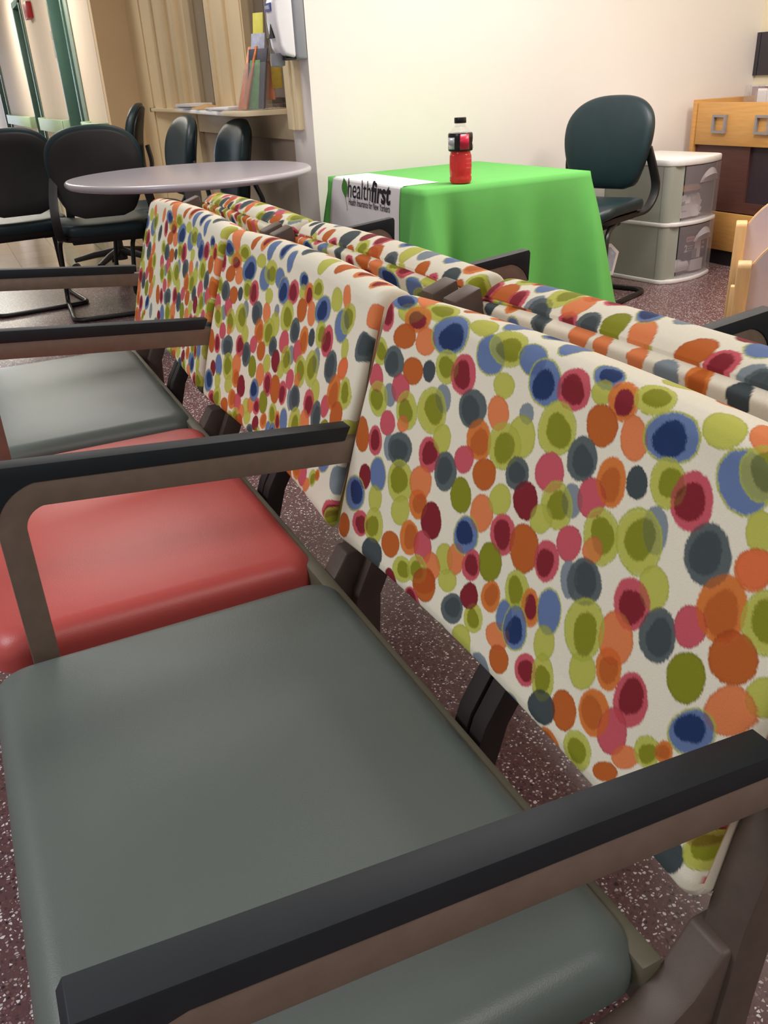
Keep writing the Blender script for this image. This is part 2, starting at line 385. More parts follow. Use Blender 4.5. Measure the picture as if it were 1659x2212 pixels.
def fabric():
    m = bpy.data.materials.new('dotted_upholstery'); m.use_nodes = True
    nt = m.node_tree; b = nt.nodes['Principled BSDF']; N = nt.nodes; Lk = nt.links
    at = N.new('ShaderNodeAttribute'); at.attribute_name = 'print'
    tc = N.new('ShaderNodeTexCoord')
    nz = N.new('ShaderNodeTexNoise'); nz.inputs['Scale'].default_value = 900; nz.inputs['Detail'].default_value = 2
    Lk.new(tc.outputs['Object'], nz.inputs['Vector'])
    mr = N.new('ShaderNodeMapRange'); mr.inputs['To Min'].default_value = .92; mr.inputs['To Max'].default_value = 1.06
    Lk.new(nz.outputs['Fac'], mr.inputs['Value'])
    mu = N.new('ShaderNodeMix'); mu.data_type = 'RGBA'; mu.blend_type = 'MULTIPLY'; mu.inputs['Factor'].default_value = 1
    Lk.new(at.outputs['Color'], mu.inputs[6]); Lk.new(mr.outputs['Result'], mu.inputs[7])
    Lk.new(mu.outputs[2], b.inputs['Base Color'])
    bp = N.new('ShaderNodeBump'); bp.inputs['Strength'].default_value = .15; bp.inputs['Distance'].default_value = .001
    Lk.new(nz.outputs['Fac'], bp.inputs['Height']); Lk.new(bp.outputs['Normal'], b.inputs['Normal'])
    b.inputs['Roughness'].default_value = .8
    b.inputs['Specular IOR Level'].default_value = .25
    return m
M['fabric'] = fabric()
M['piping'] = mat('upholstery_piping', (222, 214, 190), .8, var=.25, scale=45)

# ------------------------------------------------------------------ the dotted print
PC = {'L': (196, 198, 92), 'O': (140, 144, 34), 'R': (232, 136, 84), 'K': (196, 102, 42), 'B': (136, 36, 48), 'P': (208, 92, 104),
      'S': (70, 80, 84), 'G': (136, 148, 156), 'U': (106, 128, 174), 'N': (34, 56, 104), 'o': (222, 128, 60), 's': (94, 104, 106), 'l': (176, 186, 70)}
PC = {k: np.array(lin(v)) for k, v in PC.items()}
BASE = np.array(lin((243, 237, 217)))
PAIR = {'L': 'LL', 'O': 'OO', 'R': 'RR', 'K': 'KK', 'B': 'BB', 'P': 'PP', 'S': 'SS', 'G': 'GG', 'U': 'UU',
        'LO': 'LO', 'UN': 'UN', 'GS': 'sS', 'PB': 'PB', 'Bo': 'oB', 'RK': 'oK'}
DOTS = []
for t in DOTTXT.split(';'):
    a = t.split(',')
    DOTS.append((float(a[0]), float(a[1]), float(a[2]) * .86, float(a[3]) * .86, float(a[4]) * .86, a[5]))
TY, TS = 0.60, 0.405                     # the repeat of the print
def tile_dots():
    d = [(y, s, a, b, c, k) for y, s, a, b, c, k in DOTS]
    keys = list(PAIR)
    r2 = random.Random(5)
    pts = [(y, s) for y, s, *_ in d]
    tries = 0
    while tries < 6000:                  # plain stretches of the repeat get dots too
        tries += 1
        y = r2.uniform(0, TY); s = r2.uniform(0, TS)
        m = min(math.hypot(min(abs(y - p), TY - abs(y - p)), min(abs(s - q), TS - abs(s - q))) for p, q in pts)
        if m > (.034 if (s > .335 or y < .11 or s < .075) else .056):
            pts.append((y, s)); rx = r2.uniform(.011, .017); ry = rx * r2.uniform(1.15, 1.5)
            d.append((y, s, 1 / rx ** 2, 0, 1 / ry ** 2, r2.choice(keys)))
    return d
DOTS = tile_dots()

def paint(ys, ss, oy=0.0, os_=0.0):
    """colours of the print at the grid ys x ss (metres on the cloth)"""
    Y = np.asarray(ys) + oy; Z = np.asarray(ss) + os_
    img = np.empty((len(Y), len(Z), 3)); img[:] = BASE
    lay = np.zeros((len(Y), len(Z)))
    g = np.random.default_rng(3)
    jit = g.standard_normal((len(Y), len(Z))) * .013
    rr = random.Random(9)
    for (y, s, a, b, c, kind) in DOTS:
        ph = [rr.uniform(0, 6.28) for _ in range(4)]; ox = rr.uniform(-.12, .12); oz = rr.uniform(-.12, .12)
        det = a * c - b * b
        hy = math.sqrt(c / det) * 1.15; hs = math.sqrt(a / det) * 1.15
        for ky in range(math.floor((Y.min() - TY) / TY), math.ceil((Y.max() + TY) / TY) + 1):
            for ks in range(math.floor((Z.min() - TS) / TS), math.ceil((Z.max() + TS) / TS) + 1):
                cy = y + ky * TY; cs = s + ks * TS
                i = np.where((Y > cy - hy) & (Y < cy + hy))[0]; j = np.where((Z > cs - hs) & (Z < cs + hs))[0]
                if len(i) == 0 or len(j) == 0: continue
                sl = np.ix_(i, j)
                dy = (Y[i] - cy)[:, None]; dz = (Z[j] - cs)[None, :]
                th = np.arctan2(dz * math.sqrt(c), dy * math.sqrt(a))
                wob = .03 * np.sin(2 * th + ph[0]) + .02 * np.sin(3 * th + ph[1]) + .008 * np.sin(9 * th + ph[3]) + jit[sl]
                d = np.sqrt(np.maximum(0, a * dy * dy + 2 * b * dy * dz + c * dz * dz)) + wob
                k = PAIR[kind]
                out = PC[k[0]]; inn = PC[k[1]]
                ey = dy - ox * hy; ez = dz - oz * hs
                d2 = np.sqrt(np.maximum(0, a * ey * ey + 2 * b * ey * ez + c * ez * ez)) + .05 * np.sin(2 * th + ph[2]) + .03 * np.sin(3 * th + ph[1]) + jit[sl] * 1.5
                ed = np.clip((1.0 - d) / .05, 0, 1)[..., None]
                ri = np.clip((.70 - d2) / .06, 0, 1)[..., None]
                col = out * (1 - ri) + inn * ri
                if kind in ('UN', 'U', 'LO', 'Bo'):
                    halo = np.clip((1.08 - d) / .05, 0, 1)[..., None] * (1 - ed)
                    img[sl] = img[sl] * (1 - halo) + PC['l' if kind != 'Bo' else 'o'] * halo
                if kind in ('K', 'R', 'O', 'S', 'L', 'B', 'P'):
                    rim = np.clip((d - .86) / .08, 0, 1)[..., None]
                    col = col * (1 - .18 * rim)
                old = img[sl]; ov = lay[sl][..., None]
                mixc = col * (1 - .38 * ov) + (col * old * 1.3) * .38 * ov + .12 * ov * (old - col)
                img[sl] = old * (1 - ed) + np.clip(mixc, 0, 1) * ed
                lay[sl] = np.maximum(lay[sl], ed[..., 0])
    return img

# ------------------------------------------------------------------ tandem benches (two rows, back to back)
W = 0.60
def PROF():
    pts = [(.036, .548), (.015, .545), (-.006, .5455), (-.018, .551), (-.0245, .560), (-.0245, .5695)]
    z0 = .5695
    for i in range(1, 13):
        z = z0 + (.806 - z0) * i / 12; t = i / 12
        pts.append((-.0245 + (z - z0) * .315 - .004 * math.sin(PI * t), z))
    pts += [(.0535, .817), (.059, .8245), (.067, .829), (.077, .830), (.089, .827), (.100, .822), (.107, .814)]
    return np.array(pts)
PF = PROF()
PS = np.concatenate([[0], np.cumsum(np.hypot(*(np.diff(PF, axis=0).T)))])

def sweep_cloth(name, prof, sarr, y0, y1, dy, ds, oy, os_, T, parent, rad=.012, closed_back=None):
    """upholstered cushion: profile swept along y with rounded ends, coloured with the print"""
    s0, s1 = sarr[0], sarr[-1]
    ss = np.linspace(s0, s1, max(8, int((s1 - s0) / ds)))
    px = np.interp(ss, sarr, prof[:, 0]); pz = np.interp(ss, sarr, prof[:, 1])
    # smooth a little
    for _ in range(6):
        px[1:-1] = .25 * px[:-2] + .5 * px[1:-1] + .25 * px[2:]; pz[1:-1] = .25 * pz[:-2] + .5 * pz[1:-1] + .25 * pz[2:]
    ys = np.linspace(y0, y1, int((y1 - y0) / dy) + 1)
    # distances from the end drive the rounded corner
    e = np.minimum(ys - y0, y1 - ys)
    k = np.clip(1 - e / rad, 0, 1)
    ins = rad * (1 - np.sqrt(np.clip(1 - k * k, 0, 1)))
    tx = np.gradient(px); tz = np.gradient(pz); nn = np.hypot(tx, tz) + 1e-9
    nx, nz = tz / nn, -tx / nn           # inward normal (towards the back)
    hw = (y1 - y0) / 2; yc = (y0 + y1) / 2
    u = (ys - yc) / hw
    X = px[None, :] + nx[None, :] * ins[:, None] + (.006 * (1 - u ** 2))[:, None]
    hgt = np.clip((pz - .6) / .23, 0, 1)
    Z = pz[None, :] + nz[None, :] * ins[:, None] + (.008 * (1 - u ** 2))[:, None] * hgt[None, :]
    # lower edge sags up in the middle
    low = np.clip((.62 - pz) / .07, 0, 1)
    Z += (.014 * (1 - u ** 2))[:, None] * low[None, :]
    Y = np.repeat(ys[:, None], len(ss), 1)
    ny, ns = len(ys), len(ss)
    co = np.stack([X, Y, Z], -1).reshape(-1, 3)
    col = paint(ys - y0, ss, oy, os_).reshape(-1, 3)
    i = np.arange(ny - 1)[:, None] * ns + np.arange(ns - 1)[None, :]
    q = np.stack([i, i + ns, i + ns + 1, i + 1], -1).reshape(-1, 4)
    n0 = len(co)
    # end caps and the plain back: fans towards the back line
    bx = np.array([[.045, .56], [.105, .81]])
    faces_extra = []
    ex = []
    if closed_back:
        for yy, row in ((y0 + rad * .2, 0), (y1 - rad * .2, ny - 1)):
            c = co[row * ns:(row + 1) * ns].mean(0); c[1] = yy
            ex.append(c); ci = n0 + len(ex) - 1
            a = np.arange(ns - 1) + row * ns
            for t in a: faces_extra.append((t, t + 1, ci))
            faces_extra.append((row * ns + ns - 1, row * ns, ci))
        # back sheet
        a = np.arange(ny - 1) * ns
        for t in a: faces_extra.append((t, t + ns, t + 2 * ns - 1, t + ns - 1))
    co = np.concatenate([co, np.array(ex).reshape(-1, 3)]) if ex else co
    col = np.concatenate([col, np.tile(PC['K'] * .5 + BASE * .3, (len(ex), 1))]) if ex else col
    if T: co = np.array([T(p) for p in co])
    me = bpy.data.meshes.new(name)
    faces = [tuple(map(int, f)) for f in q] + [tuple(map(int, f)) for f in faces_extra]
    me.from_pydata(co.tolist(), [], faces)
    at = me.attributes.new('print', 'FLOAT_COLOR', 'POINT')
    at.data.foreach_set('color', np.concatenate([col, np.ones((len(col), 1))], 1).astype(np.float32).ravel())
    bm = bmesh.new(); bm.from_mesh(me); bmesh.ops.recalc_face_normals(bm, faces=bm.faces); bm.to_mesh(me); bm.free()
    for p in me.polygons: p.use_smooth = True
    try: me.set_sharp_from_angle(angle=math.radians(60))
    except Exception: pass
    me.materials.append(M['fabric'])
    o = bpy.data.objects.new(name, me); COL.objects.link(o); o.parent = parent
    return o

def back_x(z): return .036 + (z - .548) * (.107 - .036) / (.814 - .548)

def tandem(label, colours, mirror, res, offs):
    root = thing('tandem_bench', label, 'bench', (.1425 + (.3 if mirror else -.3), .9, 0))
    L = root.location
    def T(p):
        x = .285 - p[0] if mirror else p[0]
        return (x - L.x, p[1] - L.y, p[2] - L.z)
    for k in range(3):
        y0 = k * W + .008; y1 = k * W + .571
        # seat
        o = densify(rrect(-.424, -.039, y0, y1, .030, 6), .03)
        R = .026
        rings = [(.03, -.046), (.006, -.046), (0, -.040)] + [(R * (1 - math.sin(a)), -R + R * math.cos(a) - 0.0) for a in [PI / 2 * (1 - j / 6) for j in range(7)]]
        rings += [(.06, .002), (.12, .003)]
        yc = (y0 + y1) / 2
        s = MB().pad(o, rings, lambda u, v, t: (u, v, .5165 + t))
        so = s.build('seat', M[colours[k]], root, T)
        so['label'] = ('red' if 'red' in colours[k] else 'grey') + ' vinyl seat'
        # backrest
        ya = k * W + .0; yb = k * W + .578
        d = res[k]
        b = sweep_cloth('backrest', PF, PS, ya, yb, d, d, offs[k][0], offs[k][1], T, root, closed_back=True)
        # back panel: the plain rear sheet with its own print, edged with piping
        zz = np.linspace(.552, .806, 12)
        bp = np.array([(back_x(z) + .012 + .006 * math.sin(PI * (z - .552) / .254), z) for z in zz])
        bp = np.concatenate([[(back_x(.806) - .002, .812)], bp[::-1], [(back_x(.552) + .0, .546)]])
        bs = np.concatenate([[0], np.cumsum(np.hypot(*(np.diff(bp, axis=0).T)))])
        pd = .0018 if mirror else .006
        sweep_cloth('back_panel', bp, bs, ya + .004, yb - .004, pd, pd, offs[k][0] + .13, .2 + offs[k][1], T, b, rad=.008, closed_back=True)
        ring = []
        for yy, zz_ in ((ya + .006, .552), (ya + .006, .812), (yb - .006, .812), (yb - .006, .552)):
            ring.append((back_x(zz_) + .001, yy, zz_ + .001))
        top = [(back_x(.812) + .001 , ya + .006 + (yb - ya - .012) * j / 150, .8105 + .010 * (1 - (j / 75 - 1) ** 2)) for j in range(151)]
        path = [ring[0]] + top + [ring[3]]
        pi = MB().tube(path, .0028, 6).build('piping', M['fabric'], b, T)
        yy = np.array([p_[1] for p_ in path]); pc = np.repeat(paint(yy - ya, np.array([.02, .03]), offs[k][0] + .3, offs[k][1] + .11)[:, 0], 6, 0)
        pa = pi.data.attributes.new('print', 'FLOAT_COLOR', 'POINT')
        pa.data.foreach_set('color', np.concatenate([pc, np.ones((len(pc), 1))], 1).astype(np.float32).ravel())
    # long beam behind the seats
    MB().box(-.052, -.034, .004, 3 * W - .03, .46, .503).build('beam', M['olive'], root, T, bev=.003)
    # end plates, uprights and legs
    for k in range(4):
        ya = k * W - .030; yb = k * W + .0
        yk = [(ya, yb)] if k in (0,) else ([(ya - .012, ya + .018), (k * W + .010, k * W + .040)] if k < 3 else [(ya - .012, yb - .012)])
        for (a, b2) in yk:
            p = [(.0, .40), (-.003, .50), (.008, .555), (.02, .603)]
            off = 0 if k == 0 and not mirror else .042
            ex = .014 if mirror else 0; zt_ = .830 if mirror else .79
            up = [(-.018, .02), (-.018, .38), (-.012, .47), (.002 + off * .55, .55), (.022 + off, .603), (.022 + off + (zt_ - .603) * .32 + ex * .4, zt_)]
            if k == 0 and not mirror: up = [(-.018, .0), (-.018, .38), (-.014, .47), (-.006, .55), (.006, .603), (.066, .79)]
            if mirror: up = [(.045, .40), (.046, .42), (.05, .47), (.055, .55), (.074, .603), (.119, .828)]
            elif k in (1, 2): up = up[1:]
            n = len(up)
            back = [(x + .034, z - (.012 if i == n - 1 else 0)) for i, (x, z) in enumerate(up)]
            poly = up + back[::-1]
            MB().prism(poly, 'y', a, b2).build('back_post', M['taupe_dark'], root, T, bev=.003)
        # side rail under the seat, curving up into the upright
        rail = [(-.405, .447), (-.40, .472), (-.09, .472), (-.06, .478), (-.035, .497), (-.014, .53), (.02, .53), (.02, .46), (-.05, .44)]
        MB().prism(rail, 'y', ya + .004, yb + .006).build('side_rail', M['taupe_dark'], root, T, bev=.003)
        # front leg
        MB().box(-.381, -.355, ya + .006, yb - .001, .0, .45).build('leg', M['taupe'], root, T, bev=.003)
        # armrest: bent bar with a pad on top
        y_a = k * W - .0235; y_b = k * W - .001
        zl = lambda x: .6600 - .096 * x
        out = [(.055, zl(.05) + .0145), (-.325, zl(-.325) + .0145)]
        cx, cz, Ro, Ri = -.328, zl(-.328) - .0385, .052, .0245
        aro = [(cx + Ro * math.cos(a), cz + Ro * math.sin(a)) for a in [math.radians(100 + 78 * j / 8) for j in range(9)]]
        ari = [(cx + Ri * math.cos(a), cz + Ri * math.sin(a)) for a in [math.radians(100 + 78 * j / 8) for j in range(9)]]
        poly = [(.055, zl(.055) + .0145)] + aro + [(-.3815, .45), (-.3540, .45)] + ari[::-1] + [(.055, zl(.055) - .0145)]
        arm = MB().prism(poly, 'y', y_a + .0015, y_b - .0015).build('armrest', M['taupe'], root, T, bev=.0018)
        pt = lambda x: .6905 - .096 * x
        arc = [(cx + (Ro) * math.cos(a), cz + (Ro) * math.sin(a)) for a in [math.radians(98 + 64 * j / 7) for j in range(8)]]
        pp = [(.004, pt(.004)), (-.378, pt(-.378)), (-.3815, pt(-.38) - .006), (-.3785, arc[-1][1] - .002)] + arc[::-1] + [(-.004, zl(0) + .0148)]
        MB().prism(pp, 'y', y_a, y_b).build('arm_pad', M['pad_black'], arm, T, bev=.0022)
    # middle supports of every backrest
    for k in range(0 if mirror else 3):
        for dy in (.262, .287):
            y = k * W + dy
            poly = [(-.040, .44), (-.020, .505), (.020, .572), (.075, .74), (.098, .735), (.045, .565), (.006, .50), (-.012, .44)]
            MB().prism(poly, 'y', y - .0105, y + .0105).build('back_post', M['dark_metal'], root, T, bev=.002)
    # small black connector under the near end
    MB().box(-.03, -.008, -.02, .012, .41, .45).build('connector', M['black'], root, T, bev=.004)
    return root

tandem('three-seat bench with grey and red vinyl seats and dotted backs, nearest the camera',
       ['vinyl_grey', 'vinyl_red', 'vinyl_grey'], False, (.0011, .0014, .0018), ((0, 0), (.0, .03), (.17, .03)))
tandem('second dotted bench backing onto the first, seen from behind beside the green table',
       ['vinyl_grey', 'vinyl_red', 'vinyl_grey'], True, (.0016, .0018, .002), ((.31, .21), (.12, .1), (.4, .3)))

# ------------------------------------------------------------------ the room shell
def B(name, m, *bx, parent=None, bev=0, T=None):
    mb = MB()
    for b in bx: mb.box(*b)
    return mb.build(name, m, parent, T, bev=bev)

YW = 3.80      # white wall
XR = 4.06      # right wall
XC = 1.267     # counter wall
XH = 1.00      # corridor wall further back
H = 2.6
struct(B('floor', M['terrazzo'], (-3.2, XR + .3, -3.2, 5.75, -.05, 0)))
struct(B('floor_corridor', M['tile'], (-3.2, XC + 1.6, 5.75, 24.2, -.05, 0)))
struct(B('ceiling', M['ceiling'], (-3.2, XR + .3, -3.2, 24.2, H, H + .05)))
struct(B('wall_back', M['wall'], (XC, XR + .1, YW, YW + .10, 0, H), (XC, XC + .12, YW + .10, 4.07, 0, H)))
struct(B('wall_right', M['wall_yellow'], (XR, XR + .1, -3.2, YW + .05, 0, H)))
# counter wall with two glazed openings
struct(B('wall_counter', M['wall_lower'], (XC + .03, XC + .12, 4.07, 7.6, 0, .93), (XC, XC + .12, 4.07, 7.6, 2.1, H), (XC, XC + .12, 4.072, 4.11, .93, 2.1)))
struct(B('wall_counter_pier', M['wall_tan'], (XC - .012, XC + .12, 4.69, 5.33, .93, 2.1), (XC - .004, XC + .13, 5.87, 7.6, 0, H)))
struct(B('wall_step', M['wall_tan_dark'], (XH, XC + .12, 7.6, 7.72, 0, H)))
struct(B('wall_corridor', M['wall_pink'], (XH, XH + .12, 7.71, 9.0, 0, H), (XH, XH + .12, 9.85, 12.45, 0, H), (XH, XH + .12, 13.2, 17.6, 0, H),
         (XH, XH + .12, 18.6, 24.0, 0, H), (XH, XH + .12, 9.0, 9.85, 2.14, H), (XH, XH + .12, 12.45, 13.2, 2.14, H), (XH, XH + .12, 17.6, 18.6, 2.14, H)))
struct(B('wall_corridor_end', M['wall_pink'], (-3.2, XH + .1, 24.0, 24.1, 0, H)))
# pilaster strips beside the counter
struct(B('trim_1', M['wall_tan'], (XC - .03, XC, 6.30, 6.42, .94, H), (XC - .045, XC, 5.98, 6.08, .94, H), (XC - .02, XC, 6.7, 6.76, .94, H), bev=.01))
struct(B('trim_2', M['wall_tan_dark'], (XC - .012, XC, 7.10, 7.125, 0, H)))
struct(B('trim_3', M['trim_cream'], (XC - .030, XC + .01, 3.915, 4.06, .85, 2.2), (XC - .042, XC, 3.955, 3.985, .85, 2.2), bev=.004))
struct(B('trim_4', M['wall_tan'], (XC - .035, XC, 4.93, 5.10, .94, H), (XC - .025, XC, 5.24, 5.32, .94, H), bev=.01))
for n, (a, b) in enumerate(((4.11, 4.69), (5.33, 5.87))):
    w = B('window_%d' % (n + 1), M['wall_tan'], (XC - .006, XC + .06, a - .004, a + .018, .93, 2.1), (XC - .006, XC + .06, b - .018, b + .004, .93, 2.1),
          (XC - .006, XC + .06, a, b, 2.08, 2.1))
    struct(w)
    B('pane', M['glass'], (XC + .03, XC + .036, a + .015, b - .015, .93, 2.085), parent=w)
# office behind the counter glass
struct(B('wall_office', M['office'], (2.75, 2.8, 3.9, 8.2, 0, H), (XC + .12, 2.8, 8.1, 8.2, 0, H), (XC + .13, 2.8, 3.9, 3.91, 0, H)))
struct(B('wall_office_panel', M['office_dark'], (2.66, 2.75, 6.3, 7.2, .5, H), (2.68, 2.75, 7.9, 8.1, .2, H)))
# corridor doors
for n, (a, b) in enumerate(((9.0, 9.85), (12.45, 13.2), (17.6, 18.6))):
    d = B('door_%d' % (n + 1), M['green_dark'], (XH + .09, XH + .13, a + .03, b - .03, .01, 2.1))
    struct(d)
    B('door_frame', M['green_frame'], (XH - .03, XH + .12, a - .06, a + .03, 0, 2.14), (XH - .03, XH + .12, b - .03, b + .05, 0, 2.14), (XH - .03, XH + .12, a - .06, b + .05, 2.1, 2.17), parent=d, bev=.006)
    B('door_casing', M['green_frame_light'], (XH - .012, XH, a - .27 if n == 0 else a - .1, a - .055, 0, 2.16), parent=d, bev=.004)
    c = MB().tube([(XH + .05, a + .12, 1.0), (XH + .02, a + .12, 1.0), (XH + .02, a + .24, 1.0)], .011, 8).build('door_handle', M['grey_metal'], d)
struct(B('baseboard_back', M['kick'], (XC, XR, YW - .008, YW, 0, .09)))
struct(B('baseboard_right', M['kick'], (XR - .008, XR, -3.0, 2.0, 0, .09)))
# bright exit at the end of the corridor
wn = B('window_3', M['green_frame'], (-1.35, -1.25, 23.9, 24.0, 0, 2.3), (.15, .25, 23.9, 24.0, 0, 2.3), (-1.35, .25, 23.9, 24.0, 2.2, 2.3), (-.58, -.52, 23.9, 24.0, 0, 2.2))
struct(wn)
B('pane', emit('daylight_glass', (225, 236, 255), 9.0), (-1.25, .15, 23.96, 23.97, .02, 2.2), parent=wn)

# handrails along the corridor
hl = ('pale green handrail section nearest the tan wall, in front of the first door', 'pale green handrail section between the two green door frames', 'farthest pale green handrail section, beyond the second door frame')
for (a, b), l in zip(((7.74, 8.68), (9.93, 12.3), (13.35, 17.4)), hl):
    r = thing('handrail', l, 'handrail', (XH, (a + b) / 2, .7), 0, 'corridor handrails')
    T = lambda p, r=r: (p[0] - r.location.x, p[1] - r.location.y, p[2] - r.location.z)
    B('rail', M['rail_green'], (XH - .09, XH - .055, a, b, .70, .84), parent=r, bev=.008, T=T)
    B('end_cap', M['rail_green'], (XH - .09, XH, a - .012, a + .05, .695, .845), parent=r, bev=.01, T=T)
    B('end_cap', M['rail_green'], (XH - .09, XH, b - .05, b + .012, .695, .845), parent=r, bev=.01, T=T)
t = B('exit_sign', M['alarm_red'], (XH - .06, XH - .001, 11.35, 11.7, 1.87, 2.03), bev=.008)
tag(t, 'small red box sign high on the corridor wall between the green frames', 'sign')
B('mount', M['paper'], (XH - .03, XH, 11.42, 11.62, 2.03, 2.07), parent=t)
for (y, z, l) in ((9.93, 1.42, 'small white plaque beside the nearer green door frame'), (13.3, 1.42, 'small white plaque beside the farther green door frame')):
    MB().box(XH - .012, XH, y + .02, y + .20, z, z + .16).box(XH - .012, XH, y + .02, y + .20, z + .165, z + .24).build('plaque', M['paper_grey'], bpy.data.objects['door_1' if y < 10 else 'door_2'], bev=.002)

# ------------------------------------------------------------------ counter and what lies on it
sh = thing('counter_shelf', 'cream counter shelf with a tapering front edge under the reception windows', 'counter', (1.15, 5.2, .92))
T = lambda p: (p[0] - 1.15, p[1] - 5.2, p[2] - .92)
front = fillet([(XC + .02, 4.062, 0), (1.015, 4.11, 0), (1.03, 4.46, 0), (1.10, 5.14, 0), (1.185, 6.14, 0), (1.225, 7.08, 0), (XC + .02, 7.08, 0)], .06, 5)
MB().prism([(p.x, p.y) for p in front], 'z', .919, .942).build('worktop', M['shelf'], sh, T, bev=.003)
MB().box(XC - .0, XC + .03, 4.07, 7.0, .80, .918).build('apron', M['shelf'], sh, T, bev=.003)
MB().box(1.225, XC + .03, 7.06, 7.10, .916, .944).build('end_strip', M['dark_metal'], sh, T, bev=.002)
def sheet_stack(x, y, rz, n, label, h=.006, w=.215, l=.28):
    t = thing('paper_stack', label, 'papers', (x, y, .9425), rz, 'papers on the counter shelf')
    z = 0; r = random.Random(int(x * 1000) + n)
    mb = MB()
    for i in range(n):
        a = r.uniform(-.03, .03); dx = r.uniform(-.008, .008); c, s = math.cos(a), math.sin(a)
        P = [(-w / 2, -l / 2), (w / 2, -l / 2), (w / 2, l / 2), (-w / 2, l / 2)]
        mb.prism([(c * p[0] - s * p[1] + dx, s * p[0] + c * p[1] + dx) for p in P], 'z', z, z + h * .93); z += h
    mb.build('sheets', M['paper'], t)
    return t
sheet_stack(1.118, 4.52, .1, 3, 'flat stack of white papers on the counter nearest the leaflet holders', .006, .17, .22)
sheet_stack(1.15, 4.85, -.15, 2, 'low pile of white papers in the middle of the counter', .006, .17, .22)
sheet_stack(1.19, 5.62, .05, 4, 'taller pile of white papers at the far tapering end of the counter', .008, .14, .34)
t = thing('paper_sheet', 'single tan sheet with a curled corner lying between the paper piles', 'papers', (1.16, 5.2, .943), .3)
MB().add([(-.06, -.1, 0), (.06, -.1, .004), (.06, .1, .03), (-.06, .1, .006), (-.06, -.1, -.0008), (.06, -.1, .0032), (.06, .1, .0292), (-.06, .1, .0052)],
         [(0, 1, 2, 3), (7, 6, 5, 4), (0, 4, 5, 1), (1, 5, 6, 2), (2, 6, 7, 3), (3, 7, 4, 0)]).build('sheet', mat('tan_paper', (196, 160, 112), .8), t)

def lean(name, label, cat, x, y, z, rz, tilt, w, h, d, m, group=None, kids=()):
    """flat upright thing leaning back; local x = width, tilt about x"""
    t = thing(name, label, cat, (x, y, z), rz, group)
    R = Matrix.Rotation(tilt, 4, 'X')
    T = lambda p: tuple(R @ Vector(p))
    MB().box(-w / 2, w / 2, 0, d, 0, h).build('sheet' if not kids else kids[0], m, t, T, bev=.001)
    return t, T
# two clear leaflet holders and their leaflets
def holder(label, x, y, rz, tilt, w, h, d):
    t = thing('leaflet_holder', label, 'holder', (x, y, .9425), rz, 'leaflet holders')
    R = Matrix.Rotation(tilt, 4, 'X'); T = lambda p: tuple(R @ Vector(p))
    MB().box(-w / 2, w / 2, 0, .004, 0, h * .72).build('front_pane', M['acrylic'], t, T)
    MB().box(-w / 2, w / 2, d, d + .004, 0, h).build('rear_pane', M['acrylic'], t, T)
    MB().box(-w / 2, -w / 2 + .004, .004, d, 0, h * .72).box(w / 2 - .004, w / 2, .004, d, 0, h * .72).build('side_pane', M['acrylic'], t, T)
    MB().box(-w / 2, w / 2, -.01, d + .05, 0, .005).build('base', M['acrylic'], t)
    return t
holder('slanted clear holder with an orange leaflet at the left of the leaflet display', 1.06, 4.235, -1.35, -.34, .09, .27, .03)
holder('slanted clear holder with green leaflets under the soap dispenser', 1.10, 4.165, -.95, -.26, .12, .30, .04)
G = 'leaflets in the clear holders'
lean('leaflet', 'orange leaflet leaning in the clear holder at the left of the display', 'leaflet', 1.067, 4.235, .949, -1.35, -.34, .08, .29, .008, M['orange_p'], G)
lean('leaflet', 'green leaflet in the front of the clear holder under the dispenser', 'leaflet', 1.108, 4.180, .949, -.95, -.26, .06, .22, .006, M['green_p'], G)
lean('leaflet', 'dark leaflet behind the green one in the clear holder', 'leaflet', 1.117, 4.172, .949, -.95, -.26, .11, .27, .006, M['dark_p'], G)
lean('leaflet', 'pale blue and white leaflet sticking up behind the dark one', 'leaflet', 1.127, 4.185, .949, -.95, -.22, .08, .335, .006, M['blue_p'], G)
lean('leaflet', 'tall lime yellow leaflet highest of the leaflets beside the dispenser', 'leaflet', 1.150, 4.215, .949, -.95, -.16, .06, .42, .006, M['yellow_p'], G)
lean('leaflet', 'salmon leaflet under the soap dispenser against the window glass', 'leaflet', 1.2, 4.19, .985, -.6, -.05, .06, .17, .006, M['salmon_p'], G)
lean('leaflet', 'mustard leaflet at the window trim behind the dispenser', 'leaflet', 1.235, 4.155, 1.035, -.5, -.02, .05, .14, .006, M['mustard_p'], G)
# things seen through the counter glass
t = B('bulletin_strip', M['paper_grey'], (1.36, 1.365, 4.53, 4.60, 1.27, 1.75)); tag(t, 'long pale notice strip hanging behind the counter glass', 'notice')
t = thing('counter_sign', 'pale framed sign with large letters standing behind the counter glass', 'sign', (1.36, 4.45, .99))
MB().box(0, .006, -.105, .105, 0, .27).build('board', mat('sign_board', (150, 132, 116), .6), t)
MB().box(-.004, .008, -.11, -.10, 0, .28).box(-.004, .008, .10, .11, 0, .28).box(-.004, .008, -.11, .11, .27, .28).build('border', M['paper_grey'], t)
lettering('letters', 'EL', .13, M['paper_grey'], t, frame((-.002, .09, .10), (0, -1, 0), (0, 0, 1)), .002)
t = B('monitor', M['kick'], (1.42, 1.46, 5.42, 5.62, .97, 1.06), bev=.006); tag(t, 'black device behind the farther counter window', 'monitor')
B('stand', M['kick'], (1.43, 1.45, 5.5, 5.55, .90, .975), parent=t)
t = B('desk', M['shelf'], (1.40, 2.1, 4.1, 7.4, .86, .90)); tag(t, 'pale desk inside the office behind the counter windows', 'desk')
B('leg', M['shelf'], (1.42, 2.05, 4.12, 4.16, 0, .86), parent=t); B('leg', M['shelf'], (1.42, 2.05, 7.3, 7.34, 0, .86), parent=t)
